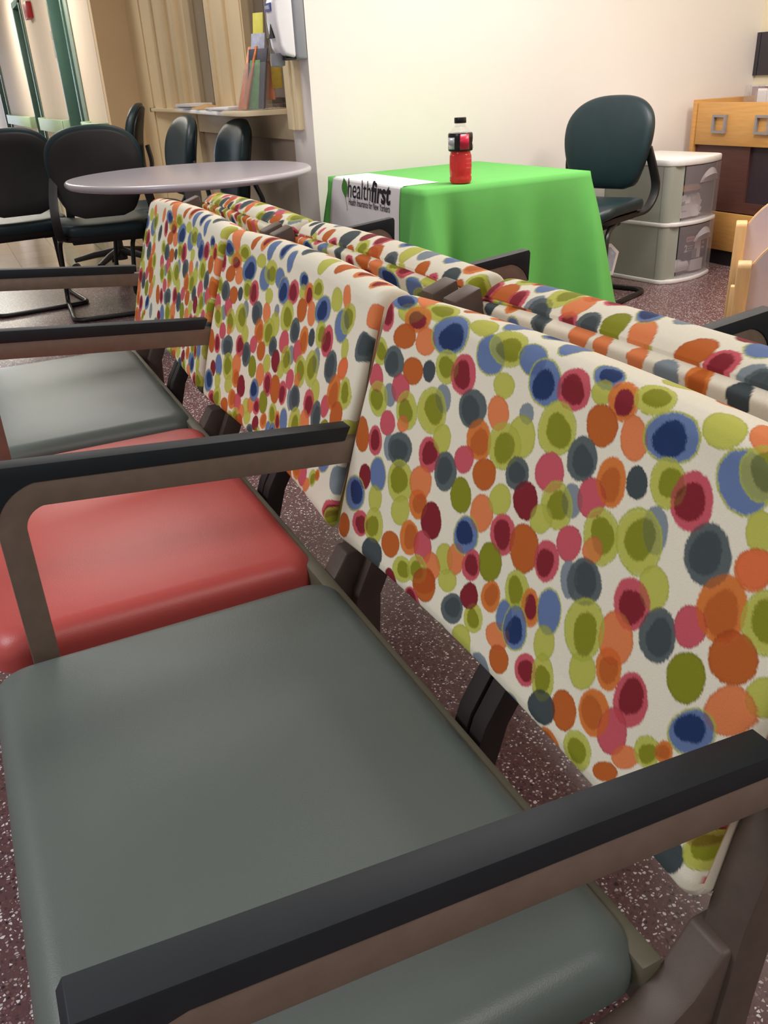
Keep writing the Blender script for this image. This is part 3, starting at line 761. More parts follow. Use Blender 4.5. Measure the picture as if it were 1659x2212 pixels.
t = thing('tray', 'pale plastic letter tray behind the glass beside the leaflets', 'tray', (1.46, 4.34, .90))
MB().box(-.05, .05, -.1, .1, 0, .012).build('base', M['grey_plastic'], t, bev=.003)
MB().tube(fillet([(-.05, -.1, .012), (-.05, -.1, .11), (-.05, .1, .11), (-.05, .1, .012)], .03), .006, 8).build('rim', M['paper_grey'], t)

# ------------------------------------------------------------------ soap dispenser on the end of the white wall
t = thing('soap_dispenser', 'white and grey soap dispenser mounted on the end of the white wall', 'dispenser', (XC, 3.865, 1.14))
T = lambda p: (p[0] - XC, p[1] - 3.865, p[2] - 1.14)
side = [(1.215, 1.150), (1.160, 1.166), (1.140, 1.20), (1.128, 1.30), (1.130, 1.37), (1.146, 1.412), (1.18, 1.432), (1.215, 1.436)]
MB().prism(side, 'y', 3.800, 3.930).build('cover', M['white_plastic'], t, T, bev=.016, seg=4)
MB().prism([(1.212, 1.148), (1.266, 1.142), (1.266, 1.445), (1.212, 1.440)], 'y', 3.796, 3.934).build('back_plate', M['grey_plastic'], t, T, bev=.012, seg=3)
MB().lathe([(.012, -.005), (.032, 0), (.034, .02), (.03, .05)], 20, (1.152, 3.885, 1.125)).build('nozzle_cover', M['grey_plastic'], t, T)
MB().box(1.165, 1.215, 3.81, 3.92, 1.146, 1.153).build('underside', M['kick'], t, T)
MB().prism([(3.905, 1.235), (3.845, 1.235), (3.872, 1.292)], 'x', 1.127, 1.138).build('level_window', M['kick'], t, T)
MB().box(1.124, 1.134, 3.845, 3.915, 1.340, 1.372).build('logo', M['blue_print'], t, T)
lettering('logo_letters', 'PURELL', .018, M['white_plastic'], t, frame((1.1235 - XC, 3.912 - 3.865, 1.350 - 1.14), (0, -1, 0), (0, 0, 1)), .0006)

# ------------------------------------------------------------------ dark teal meeting chairs
def back_outline(w0, w1, z0, z1):
    """half widths from bottom to top with a domed head"""
    pts = []
    R = []
    n = 22
    for i in range(n + 1):
        t = i / n
        w = w0 + (w1 - w0) * (1 - (1 - min(1, t / .62)) ** 2)
        if t < .10: w -= .05 * (1 - math.sqrt(1 - (1 - t / .10) ** 2))
        if t > .60: break
        R.append((max(w, 0.001), z0 + (z1 - z0) * t))
    wt = R[-1][0]; zt = R[-1][1]
    for i in range(1, 17):
        a = PI / 2 * i / 16
        R.append((max(.001, wt * math.cos(a) ** .80), zt + (z1 - zt) * math.sin(a) ** .80))
    pts = R + [(-x, z) for x, z in R[::-1]]
    return [p for i, p in enumerate(pts) if i == 0 or math.dist(p, pts[i - 1]) > .002]

def chair_back(root, z0, z1, w0, w1, lean_, yb):
    def fm(dy, curve=.9):
        def fn(u, v, t):
            q = (v - z0) / (z1 - z0)
            y = yb - lean_ * (v - z0) + .02 * math.sin(PI * q) + curve * u * u * .55 + t + dy
            return (u, y, v)
        return fn
    T_ = .052
    rings = [(.05, -T_ / 2), (.012, -T_ / 2), (.003, -T_ / 2 + .006), (0, -T_ / 2 + .016), (0, T_ / 2 - .02), (.004, T_ / 2 - .008), (.014, T_ / 2), (.04, T_ / 2 + .006), (.10, T_ / 2 + .012)]
    MB().pad(back_outline(w0, w1, z0, z1), rings, fm(0)).build('backrest', M['teal'], root)
    r2 = [(.06, -.014), (.01, -.014), (0, -.008), (0, .012), (.02, .016)]
    MB().pad(back_outline(w0 - .006, w1 - .016, z0 - .004, z1 - .022), r2, fm(-T_ / 2)).build('back_shell', M['black'], root)

def guest_chair(name, label, loc, rz, group=None):
    root = thing(name, label, 'chair', loc, rz, group)
    # seat pad with a waterfall front
    o = densify(rrect(-.245, .245, -.21, .25, .10, 8), .03)
    rings = [(.05, -.02), (.006, -.02), (0, -.008), (0, .012), (.006, .026), (.02, .034), (.06, .038), (.14, .036)]
    MB().pad(o, rings, lambda u, v, t: (u, v, .432 + t - .03 * max(0, (v - .12) / .13) ** 2 + .015 * abs(u / .24) ** 3)).build('seat', M['teal'], root)
    MB().pad(densify(rrect(-.225, .225, -.19, .23, .09, 8), .03), [(.04, -.03), (.012, -.03), (0, -.012), (0, 0), (.02, 0)],
             lambda u, v, t: (u, v, .414 + t - .03 * max(0, (v - .12) / .13) ** 2)).build('seat_shell', M['black'], root)
    chair_back(root, .505, .925, .150, .232, .16, -.205)
    # curved side straps joining back and seat
    for s in (-1, 1):
        p = fillet([(s * .205, -.215, .70), (s * .228, -.240, .61), (s * .240, -.285, .50), (s * .228, -.215, .405), (s * .19, -.02, .392)], .12, 8)
        MB().strip(p, (1, 0, 0), .042 if s < 0 else .042, .016).build('back_strap', M['black'], root, bev=.003)
    MB().box(-.17, .17, -.06, .14, .355, .388).box(.12, .30, -.05, -.02, .352, .378).build('mechanism', M['black'], root, bev=.006)
    # one bent tube: down the front, back along the floor, across the rear
    for s in (-1, 1):
        p = fillet([(s * .18, .02, .375), (s * .225, .19, .36), (s * .245, .235, .012), (s * .245, -.25, .012), (0, -.25, .012)], .07, 7)
        MB().tube(p, .0125, 10).build('leg', M['black_metal'], root)
    return root

V0 = math.atan2
def face(dx, dy): return math.atan2(-dx, dy)      # rotation that turns local +Y to (dx, dy)
guest_chair('guest_chair', 'dark chair seen from behind at the left end of the grey round table', (.352, 4.61, 0), face(.06, 1))
guest_chair('guest_chair', 'dark chair cut off by the left edge of the photo', (-.045, 5.02, 0), face(-.12, 1))
guest_chair('guest_chair', 'dark chair behind the round table, its back rounded towards the paper piles', (.70, 4.97, 0), face(-1, -.03))
guest_chair('guest_chair', 'dark chair behind the round table nearest the white wall, below the leaflets', (.865, 4.50, 0), face(-1, -.03)).scale = (.98, .98, .975)
guest_chair('guest_chair', 'dark teal chair against the white wall between the green table and the plastic drawers', (2.452, 3.27, 0), face(-.92, -.40))

# task chair on a star base
root = thing('task_chair', 'black swivel chair on a star base seen side-on behind the dark chairs', 'chair', (.60, 5.80, 0), face(-.95, .30))
o = densify(rrect(-.24, .24, -.22, .24, .10, 8), .03)
MB().pad(o, [(.05, -.03), (.006, -.03), (0, -.01), (0, .02), (.01, .035), (.05, .045), (.12, .045)], lambda u, v, t: (u, v, .50 + t)).build('seat', M['teal'], root)
chair_back(root, .56, .995, .16, .225, .13, -.22)
MB().strip(fillet([(0, 0, .455), (0, -.22, .455), (0, -.31, .62), (0, -.29, .75)], .1, 6), (1, 0, 0), .09, .02).build('back_bar', M['black'], root)
MB().lathe([(.045, .06), (.045, .12), (.03, .13), (.026, .30), (.02, .31), (.02, .47)], 18).build('gas_post', M['black'], root)
for k in range(5):
    a = 2 * PI * k / 5 + .3; c, s = math.cos(a), math.sin(a)
    leg = MB().tube([(c * .03, s * .03, .115), (c * .16, s * .16, .10), (c * .30, s * .30, .072)], [.026, .022, .015], 10).build('leg', M['black'], root)
    MB().tube([(c * .30 - s * .02, s * .30 + c * .02, .027), (c * .30 + s * .02, s * .30 - c * .02, .027)], .027, 14).build('caster', M['black'], leg)

# ------------------------------------------------------------------ round table
root = thing('round_table', 'round grey table on a central column in front of the counter', 'table', (.639, 3.732, 0))
MB().lathe([(0, .692), (.505, .692), (.522, .695), (.533, .703), (.535, .710), (.533, .717), (.526, .7225), (.515, .7235), (0, .7235)], 96).build('tabletop', M['tabletop'], root, ang=50)
MB().lathe([(.30, .01), (.30, .022), (.07, .045), (.045, .07), (.036, .10), (.036, .66), (.12, .675), (.12, .692)], 32).build('pedestal', M['grey_metal'], root)
MB().lathe([(.33, 0), (.33, .010), (.30, .014)], 32).build('foot', M['grey_metal'], root)

# ------------------------------------------------------------------ folding table, green cloth and banner
TA = .0438; TX, TY0 = 1.284, 2.771; TL, TW = .834, .862
root = thing('folding_table', 'square folding table under the green cloth', 'table', (TX, TY0, 0), TA)
MB().prism(rrect(.006, TL - .006, .006, TW - .006, .02), 'z', .636, .657).build('tabletop', M['grey_plastic'], root)
for x in (.06, TL - .06):
    for y in (.06, TW - .06):
        MB().tube([(x, y, 0), (x, y, .637)], .0125, 10).build('leg', M['grey_metal'], root)
zt = .662
root = thing('tablecloth', 'bright green cloth draped over the square table beside the white wall', 'tablecloth', (TX, TY0, 0), TA)
def cloth(off=0.0):
    per = []
    # perimeter: corners rounded; store point, outward normal, corner weight
    r = .02; n = 14
    def side(a, b, nrm, m):
        for k in range(m):
            t = k / m
            per.append(((a[0] + (b[0] - a[0]) * t, a[1] + (b[1] - a[1]) * t), nrm, 0, t))
    cs = [((TL - r, r), -90), ((TL - r, TW - r), 0), ((r, TW - r), 90), ((r, r), 180)]
    pts = []
    for i, (c, a0) in enumerate(cs):
        for k in range(n + 1):
            a = math.radians(a0 + 90 * k / n)
            pts.append((c[0] + r * math.cos(a), c[1] + r * math.sin(a), math.cos(a), math.sin(a), math.sin(PI * k / n), 0))
        nc, na = cs[(i + 1) % 4]
        a = math.radians(a0 + 90)
        p0 = (c[0] + r * math.cos(a), c[1] + r * math.sin(a)); p1 = (nc[0] + r * math.cos(a), nc[1] + r * math.sin(a))
        m = 60
        for k in range(1, m):
            t = k / m
            pts.append((p0[0] + (p1[0] - p0[0]) * t, p0[1] + (p1[1] - p0[1]) * t, math.cos(a), math.sin(a), 0, i + 1))
    return pts
pts = cloth()
v = []; f = []; rows = 26; n = len(pts)
# running length for the folds
run = [0]
for i in range(1, n): run.append(run[-1] + math.dist(pts[i][:2], pts[i - 1][:2]))
def skirt(i, t):
    """t = 0 at the table edge, 1 at the hem"""
    x, y, nx, ny, cw, sd = pts[i]
    drop = .535 + .045 * cw
    s = run[i]
    # distance to the closest corner controls flare
    dc = min(math.hypot(x - a, y - b) for a in (0, TL) for b in (0, TW))
    flare = .012 + t * (.016 + .12 * math.exp(-(dc / .075) ** 2))
    fold = t ** 1.2 * (.019 * math.sin(s * 17 + 1.0) + .012 * math.sin(s * 31 + 2.2) + .010 * math.sin(s * 7.3)) * (.5 if x < .03 else 1) * (1 - math.exp(-(dc / .05) ** 2))
    # the tuck beside the near corner
    if y < .03 and x < .3: fold -= t * .085 * math.exp(-((x - .125) / .045) ** 2)
    if x < .03 and y < .3: fold -= t * .02 * math.exp(-((y - .085) / .035) ** 2)
    if x > TL - .03 and y < .3: fold -= t * .05 * math.exp(-((y - .12) / .045) ** 2)
    if y > TW - .03: flare *= .35; fold *= .4
    d = flare * (1 - math.exp(-t * 9)) + fold
    z = zt - .004 - t * drop
    return (x + nx * d, y + ny * d, z)
grid = 12
ctr = (TL / 2, TW / 2)
for k in range(grid):                        # top
    q = (k + 1) / grid
    for i in range(n):
        x, y = pts[i][0], pts[i][1]
        v.append((ctr[0] + (x - ctr[0]) * q, ctr[1] + (y - ctr[1]) * q, zt - (.003 if k == grid - 1 else 0)))
for k in range(rows):
    for i in range(n): v.append(skirt(i, (k + 1) / rows))
tot = grid + rows
for k in range(tot - 1):
    for i in range(n): f.append((k * n + i, k * n + (i + 1) % n, (k + 1) * n + (i + 1) % n, (k + 1) * n + i))
v.append((ctr[0], ctr[1], zt)); c = len(v) - 1
for i in range(n): f.append((c, (i + 1) % n, i))
mb = MB(); mb.add(v, f)
o = mb.build('cloth', M['green'], root, ang=180)
so = o.modifiers.new('thick', 'SOLIDIFY'); so.thickness = .0015; so.offset = 0
# stitched hem line near the right corner edge
hem = [i for i in range(n)]
MB().tube([Vector(skirt(i % n, .955)) + Vector((pts[i % n][2] * .0015, pts[i % n][3] * .0015, 0)) for i in range(n)] , .0012, 5).build('hem', M['green'], root)

# white runner with the printed name
root = thing('banner', 'white runner with a leaf mark and lettering hanging over the end of the green cloth', 'banner', (TX, TY0, 0), TA)
b0, b1 = .165, .785
side = sorted([i for i in range(n) if pts[i][0] < .001 and .02 <= pts[i][1] <= TW - .02], key=lambda i: pts[i][1])
side_y = [pts[i][1] for i in side]
def skirt_x(y, t): return float(np.interp(y, side_y, [skirt(i, t)[0] for i in side]))
def ban(y, q):
    """q: metres along the runner, 0 at the table edge, negative on top"""
    if q <= 0: return (-q - .000 + .0, y, zt + .0022)
    # follow the -X skirt
    return (skirt_x(y, min(1, q / .535)) - .0035, y, zt - .004 - min(1, q / .535) * .535)
    best = min(range(n), key=lambda i: abs(pts[i][1] - y) + (0 if pts[i][0] < .03 else 9))
    t = min(1, q / .535)
    p = skirt(best, t)
    return (p[0] - .0035, y, p[2])
v = []; f = []
qs = [-.175, -.12, -.08, -.04, -.012] + [.001, .006, .015, .03, .06, .10, .15, .20, .26, .32, .38, .44, .50]
ny_ = 34
for q in qs:
    for k in range(ny_ + 1): v.append(ban(b0 + (b1 - b0) * k / ny_, q))
for a in range(len(qs) - 1):
    for k in range(ny_): f.append((a * (ny_ + 1) + k, a * (ny_ + 1) + k + 1, (a + 1) * (ny_ + 1) + k + 1, (a + 1) * (ny_ + 1) + k))
mb = MB(); mb.add(v, f); o = mb.build('cloth', M['white_cloth'], root, ang=180)
so = o.modifiers.new('thick', 'SOLIDIFY'); so.thickness = .0012; so.offset = 0
def face_x(q): return ban(.5, q)[0] - .016
def on_banner(o, out=.0028):
    T_ = np.linspace(0, .30, 31)
    tab = np.array([[skirt(i, t)[0] for i in side] for t in T_])
    xs = [v.co.x for v in o.data.vertices]; xm = (max(xs) + min(xs)) / 2
    for v in o.data.vertices:
        t = min(.299, max(0, (zt - .004 - v.co.z) / .535)); k = int(t / .01); a = t / .01 - k
        row = tab[k] * (1 - a) + tab[k + 1] * a
        v.co.x = float(np.interp(v.co.y, side_y, row)) - .0035 - out
    return o
# text right runs towards -Y, up is +Z (slightly leaning like the cloth)
up = (.0, 0, 1)
on_banner(lettering('letters', 'health', .113, M['ink'], root, frame((-.0375, .622, .591), (0, -1, 0), up), 0.0, width=.214))
on_banner(lettering('letters', 'first', .113, M['ink'], root, frame((-.0375, .404, .591), (0, -1, 0), up), .0035, width=.168))
on_banner(lettering('letters', 'Health Insurance for New Yorkers', .040, M['ink'], root, frame((-.0395, .610, .560), (0, -1, 0), up), .0004, width=.372))
lf = []
for k in range(13):
    t = k / 12; lf.append((t * .085, .030 * math.sin(PI * t ** .8)))
for k in range(11, 0, -1):
    t = k / 12; lf.append((t * .085, -.026 * math.sin(PI * t ** 1.2)))
Fm = frame((-.0385, .645, .586), (.0, -.28, -.0) if False else (0, .30, 1), (0, -1, .30))
on_banner(MB().prism(densify(lf, .004), 'z', -.0004, .0004).build('leaf_mark', M['leaf_ink'], root, lambda p: tuple(Fm @ Vector(p))))
on_banner(MB().tube([(-.0395, .625, .535), (-.0390, .630, .56), (-.0385, .646, .59), (-.0385, .660, .63)], .0013, 6).build('leaf_stem', M['leaf_ink'], root), .0032)

# ------------------------------------------------------------------ bottle of red drink
root = thing('drink_bottle', 'bottle of bright red drink with a black cap and black label on the green table', 'bottle', (1.497, 2.846, .6625))
body = [(.030, 0), (.040, .003), (.045, .012), (.0455, .022), (.043, .030), (.0445, .036), (.0458, .06), (.0452, .085), (.0445, .105), (.0425, .112), (.0410, .1155),
        (.0470, .121), (.0480, .135), (.0465, .150), (.0478, .165), (.0475, .180), (.0445, .187), (.033, .197), (.0225, .206), (.0195, .211), (.0195, .222)]
def ribs(p):
    a = math.atan2(p[1], p[0]); return p
MB().lathe(body, 40).build('body', M['pet'], root)
MB().lathe([(0, .002)] + [(r - .0022, z + (.002 if z == 0 else 0)) for r, z in body[1:9]] + [(.041, .106), (.039, .1125), (.038, .116), (.0445, .122), (.0455, .135), (.044, .15), (.0455, .165), (.0445, .179), (0, .1795)], 40).build('drink', M['liquid'], root)
MB().lathe([(.0412, .1185), (.0474, .1215), (.0486, .135), (.0471, .150), (.0484, .165), (.0481, .180), (.046, .1845)], 40).build('label', M['label_black'], root)
def patch(name, a0, a1, z0, z1, m, r=.0492):
    mb = MB(); N_ = 10
    A = [math.radians(a0 + (a1 - a0) * k / N_) for k in range(N_ + 1)]
    v = [(r * math.cos(a), r * math.sin(a), z) for z in (z0, z1) for a in A]
    f = [(k, k + 1, N_ + 2 + k, N_ + 1 + k) for k in range(N_)]
    mb.add(v, f); o = mb.build(name, m, root); s_ = o.modifiers.new('t', 'SOLIDIFY'); s_.thickness = .0006
    return o
va = math.degrees(math.atan2(-.259 - 2.846, -.344 - 1.497))
patch('label_panel', va - 2, va + 43, .126, .181, M['label_red'])
patch('nutrition_panel', va - 76, va - 28, .128, .170, M['label_silver'])
patch('nutrition_panel', va + 70, va + 90, .128, .150, M['label_silver'])
for z in (.090, .074, .058):                                     # moulded grips
    patch('grip', va + 28, va + 66, z, z + .004, M['pet'], .0466)
MB().lathe([(.0205, .205), (.0225, .205), (.0225, .208), (.0205, .208)], 24).build('neck_ring', M['pet'], root)
cp = MB().lathe([(.0225, .2185), (.0232, .220), (.0232, .236), (.0222, .2385), (0, .2385)], 36).build('cap', M['cap_black'], root)

# ------------------------------------------------------------------ translucent two-drawer cart
root = thing('drawer_cart', 'dusty translucent two-drawer plastic cart with a white top between chair and cabinet', 'drawers', (2.945, 3.215, 0), .155)
CW, CD, CH = .437, .44, .615
def plan(ins=0.0, bow=.045, r=.03):
    out = []
    out += [(CW - ins, CD - ins), (ins, CD - ins), (ins, .05 + ins)]
    for k in range(1, 6):
        a = math.radians(180 + 90 * k / 6); out.append((ins + .04 + .04 * math.cos(a), .05 + ins + .045 * math.sin(a)))
    for k in range(0, 13):
        t = k / 12; out.append((.055 + (CW - .075) * t, ins - bow * math.sin(PI * (.12 + .88 * t)) * .9 + .015 * t + .0))
    out += [(CW - ins, .045 + ins)]
    return out
def slab(z0, z1, ins, m, name, par=root, bev=.004): return MB().prism(plan(ins), 'z', z0, z1).build(name, m, par, bev=bev)
slab(.585, .618, 0, M['cart_white'], 'top', bev=.008)
slab(.0, .022, -.002, M['cart_white'], 'base', bev=.006)
slab(.292, .312, -.001, M['cart_white'], 'middle_shelf', bev=.005)
frost_side = clear('dusty_side_plastic', (176, 180, 170), .82, .45)
for z0, z1 in ((.022, .292), (.312, .585)):
    MB().box(.004, .010, .05, CD - .006, z0, z1).build('side_wall', frost_side, root)
    MB().box(CW - .010, CW - .004, .05, CD - .006, z0, z1).build('side_wall', frost_side, root)
    MB().box(.004, CW - .004, CD - .010, CD - .004, z0, z1).build('rear_wall', frost_side, root)
    corner = [(.004, .056)] + [(.044 + .04 * math.cos(math.radians(180 + 90 * k / 6)), .052 + .045 * math.sin(math.radians(180 + 90 * k / 6))) for k in range(7)] + [(.085, -.012), (.085, -.006), (.05, .012), (.012, .056)]
    MB().prism(corner, 'z', z0, z1).build('corner_post', frost_side, root)
def bowfront(x0, x1, z0, z1, th=.004, dy=0.0, taper=0):
    v = []; f = []; N_ = 14
    for z in (z0, z1):
        for t_ in (0, th):
            for k in range(N_ + 1):
                x = x0 + (x1 - x0) * k / N_; t = (x - .055) / (CW - .075)
                v.append((x, -.045 * math.sin(PI * (.12 + .88 * max(0, min(1, t)))) * .9 + .015 * t + dy + t_, z))
    m_ = N_ + 1
    for k in range(N_):
        f += [(k, k + 1, 2 * m_ + k + 1, 2 * m_ + k), (m_ + k + 1, m_ + k, 3 * m_ + k, 3 * m_ + k + 1), (2 * m_ + k, 2 * m_ + k + 1, 3 * m_ + k + 1, 3 * m_ + k), (k + 1, k, m_ + k, m_ + k + 1)]
    f += [(0, 2 * m_, 3 * m_, m_), (N_, m_ + N_, 3 * m_ + N_, 2 * m_ + N_)]
    return MB().add(v, f)
for z0, z1 in ((.026, .288), (.316, .582)):
    dr = bowfront(.0855, CW - .021, z0, z1).build('drawer', M['frosted'], root)
    MB().box(.03, CW - .02, .03, CD - .03, z0 + .004, z0 + .01).build('drawer_floor', M['frosted'], dr)
    # scooped grip: a crescent lip standing off the front
    hz = z1 - .085; N_ = 16; v = []; f = []
    for k in range(N_ + 1):
        t = k / N_; x = .185 + .20 * t
        y = -.045 * math.sin(PI * (.12 + .88 * (x - .055) / (CW - .075))) * .9 + .015 * (x - .055) / (CW - .075)
        h_ = .066 * math.sin(PI * t) ** .7
        v += [(x, y - .001, hz), (x, y - .018 * math.sin(PI * t), hz + h_ * .55), (x, y - .001, hz + h_), (x, y + .010 * math.sin(PI * t), hz + h_ * .4)]
    for k in range(N_):
        for j in range(4): f.append((k * 4 + j, k * 4 + (j + 1) % 4, k * 4 + 4 + (j + 1) % 4, k * 4 + 4 + j))
    MB().add(v, f).build('handle', clear('moulded_grip', (196, 190, 196), .55, .3), dr)
CR = Matrix.Translation((2.945, 3.215, 0)) @ Matrix.Rotation(.155, 4, 'Z')
def at_cart(x, y, z): return tuple(CR @ Vector((x, y, z)))
# what is inside
t = thing('product_box', 'dark blue package with a white figure 2 inside the lower plastic drawer', 'box', at_cart(.165, .006, .105), .155)
MB().box(0, .19, 0, .03, 0, .125).build('carton', M['navy_print'], t)
MB().prism(rrect(.015, .085, .092, .118, .012, 6), 'y', -.0012, 0).build('oval_panel', M['oval_print'], t)
lettering('oval_letters', 'Rubbermaid', .014, M['red_print'], t, frame((.022, -.0014, .101), (1, 0, 0), (0, 0, 1)), .0002, sx=.8)
lettering('figure', '2', .05, M['paper'], t, frame((.006, -.0012, .042), (1, 0, 0), (0, 0, 1)), .0016)
for k, s_ in enumerate(('Drawer Cart', 'Clear Front', 'Order Space')):
    pass
for k in range(3): MB().box(.035, .075 - .004 * k, -.0012, 0, .066 - .012 * k, .071 - .012 * k).build('text_line', M['paper_grey'], t)
MB().box(.092, .142, -.0012, 0, .0, .118).build('picture_panel', M['paper'], t)
MB().box(.150, .172, -.0012, 0, .045, .056).box(.152, .168, -.0012, 0, .068, .082).build('text_line', M['paper_grey'], t)
MB().box(.072, .112, -.0022, -.0012, .0, .05).build('picture_panel', M['grey_plastic'], t)
t = thing('tissue_roll', 'white paper roll lying in the lower plastic drawer', 'roll', at_cart(.14, .03, .075), .155)
MB().tube([(-.05, 0, 0), (.07, 0, 0)], .032, 20).build('roll', M['paper'], t)
MB().tube([(-.052, 0, 0), (-.05, 0, 0)], .02, 16).build('core', M['grey_plastic'], t)
t = thing('small_carton', 'small white carton beside the roll in the lower plastic drawer', 'box', at_cart(.24, .006, .0365), .155)
MB().box(0, .10, 0, .08, 0, .062).build('carton', M['paper'], t, bev=.003)
t = thing('wooden_brush', 'varnished wooden block lying across the upper plastic drawer', 'brush', at_cart(.12, .04, .445), .155)
MB().pad(densify(rrect(0, .20, 0, .07, .03, 6), .02), [(.02, 0), (0, .006), (0, .022), (.01, .03), (.03, .032)], lambda u, v, h_: (u, v, h_)).build('handle', M['wood_brush'], t)
MB().box(.01, .19, .012, .058, -.012, .002).build('bristles', M['black'], t)
t = thing('crumpled_bag', 'crumpled white plastic bag in the upper plastic drawer', 'bag', at_cart(.235, .075, .326), .155)
v = []; f = []
r_ = random.Random(4); nu, nv = 26, 14
for j in range(nv + 1):
    for i in range(nu):
        a = 2 * PI * i / nu; b = PI / 2 * j / nv
        k = 1 + .22 * math.sin(3 * a + 2 * b) + .15 * math.sin(7 * a - 5 * b) + r_.uniform(-.08, .08)
        v.append((.115 * k * math.cos(a) * math.cos(b), .055 * k * math.sin(a) * math.cos(b), .095 * k * math.sin(b)))
for j in range(nv):
    for i in range(nu): f.append((j * nu + i, j * nu + (i + 1) % nu, (j + 1) * nu + (i + 1) % nu, (j + 1) * nu + i))
f.append(tuple(range(nu))[::-1])
MB().add(v, f).build('bag', M['paper'], t)
t = thing('card', 'small white card with faint print standing behind the upper drawer front', 'card', at_cart(.10, .004, .327), .155)
MB().box(0, .085, 0, .002, 0, .062).build('card', M['paper'], t)
MB().box(.012, .05, -.001, 0, .03, .036).build('text_line', M['blue_p'], t)

# paper tag hanging under the chair by the white wall
ch = [o for o in bpy.data.objects if str(o.get('label', '')).startswith('dark teal chair against')][0]
IV = (Matrix.Translation(ch.location) @ Matrix.Rotation(ch.rotation_euler.z, 4, 'Z')).inverted()
T = lambda p: tuple(IV @ Vector(p))
tg = MB().prism([(2.525, .262), (2.575, .262), (2.628, .215), (2.600, .105), (2.525, .105)], 'y', 3.198, 3.2).build('paper_tag', M['paper'], ch, T)
tg['label'] = 'white paper tag'
MB().prism([(2.53, .245), (2.572, .245), (2.610, .210), (2.590, .125), (2.53, .125)], 'y', 3.1970, 3.1978).build('picture', M['blue_p'], tg, T)
MB().tube([(2.55, 3.199, .26), (2.53, 3.20, .32), (2.50, 3.21, .37)], .0012, 5).build('string', M['paper'], tg, T)

# ------------------------------------------------------------------ maple cabinet in the right corner
CX = 3.56
root = thing('cabinet', 'maple cabinet with square pulls and a dark recess in the right corner', 'cabinet', (CX, 3.3, 0))
T = lambda p: (p[0] - CX, p[1] - 3.3, p[2])
y1 = 3.745; y0 = 1.9
B('side_panel', M['wood'], (CX - .006, XR - .004, y1 - .028, y1, .075, .862), parent=root, T=T, bev=.003)
B('side_panel', M['wood'], (CX - .006, XR - .004, y0, y0 + .028, .075, .862), parent=root, T=T, bev=.003)
B('tray_floor', M['wood_dark'], (CX + .024, XR - .004, y0 + .028, y1 - .028, .74, .76), parent=root, T=T)
B('tray_rear', M['wood'], (XR - .03, XR - .004, y0 + .028, y1 - .028, .76, .855), parent=root, T=T)
for k, (a, b) in enumerate(((2.83, y1 - .034), (y0 + .034, 2.82))):
    d = B('drawer', M['wood_h'], (CX, CX + .022, a, b, .632, .848), parent=root, T=T, bev=.002)
    for c in (b - .178, b - .476) if k == 0 else (a + .4,):
        hh = MB()
        for bx in ((c - .048, c + .048, .775, .787), (c - .048, c + .048, .695, .707), (c - .048, c - .035, .7072, .7748), (c + .035, c + .048, .7072, .7748)):
            hh.box(CX - .018, CX - .001, bx[0], bx[1], bx[2], bx[3])
        hh.build('handle', M['grey_metal'], d, T)
B('recess_panel', M['wood_dark'], (CX + .05, CX + .065, y0 + .028, y1 - .028, .29, .632), parent=root, T=T)
B('recess_frame', M['wood_dark'], (CX + .02, CX + .05, 3.32, y1 - .028, .29, .632), (CX + .02, CX + .05, y0 + .028, 3.32, .29, .345), parent=root, T=T)
B('opening_sheet', M['recess_dark'], (CX + .035, CX + .05, y0 + .03, 3.318, .346, .63), parent=root, T=T)  # dark sheet across the opening; its shade is put into the colour
for a, b in ((2.83, y1 - .034), (y0 + .034, 2.82)):
    d = B('drawer', M['wood_h'], (CX, CX + .022, a, b, .082, .285), parent=root, T=T, bev=.002)
    hh = MB(); c = b - .15
    for bx in ((c - .048, c + .048, .237, .249), (c - .048, c + .048, .157, .169), (c - .048, c - .035, .1692, .2368), (c + .035, c + .048, .1692, .2368)):
        hh.box(CX - .018, CX - .001, *bx)
    hh.build('handle', M['grey_metal'], d, T)
B('toe_kick', M['kick'], (CX + .012, XR - .004, y0 + .01, y1 - .008, 0, .08), parent=root, T=T)
# things on and over the cabinet
t = thing('card_stand', 'clear stand with white cards at the front of the maple cabinet top', 'stand', (CX + .06, 3.30, .76))
MB().box(-.004, 0, -.09, .07, 0, .14).box(-.004, .06, -.09, .07, 0, .004).build('pane', M['acrylic'], t)
MB().box(.002, .006, -.045, -.002, .004, .145).box(.002, .006, .002, .06, .004, .150).build('cards', M['paper'], t)
t = thing('clear_box', 'empty clear acrylic pocket beside the wall on the maple cabinet', 'box', (CX + .30, 3.62, .76))
MB().box(-.003, 0, -.05, .05, 0, .16).box(.04, .043, -.05, .05, 0, .16).box(-.003, .043, -.05, -.047, 0, .16).box(-.003, .043, .047, .05, 0, .16).build('walls', M['acrylic'], t)
t = thing('wall_board', 'slate wall board of dark panels with a thin pale line on the right wall', 'board', (XR, 3.55, 1.07))
MB().box(-.02, 0, .225, .275, -.105, .115).build('panel', M['board'], t, bev=.002)
MB().box(-.02, 0, -.25, .220, -.105, .115).build('panel', M['board'], t, bev=.002)
MB().box(-.012, 0, .219, .226, -.105, .115).build('line', M['paper_grey'], t)
t = thing('mauve_panel', 'mauve low panel against the right wall behind the white cards', 'panel', (XR - .04, 3.45, .762))
MB().box(-.012, .0, -.35, .31, 0, .148).build('board', M['mauve'], t, bev=.003)
MB().box(-.016, .001, -.35, .31, .146, .152).build('top_edge', M['paper'], t)

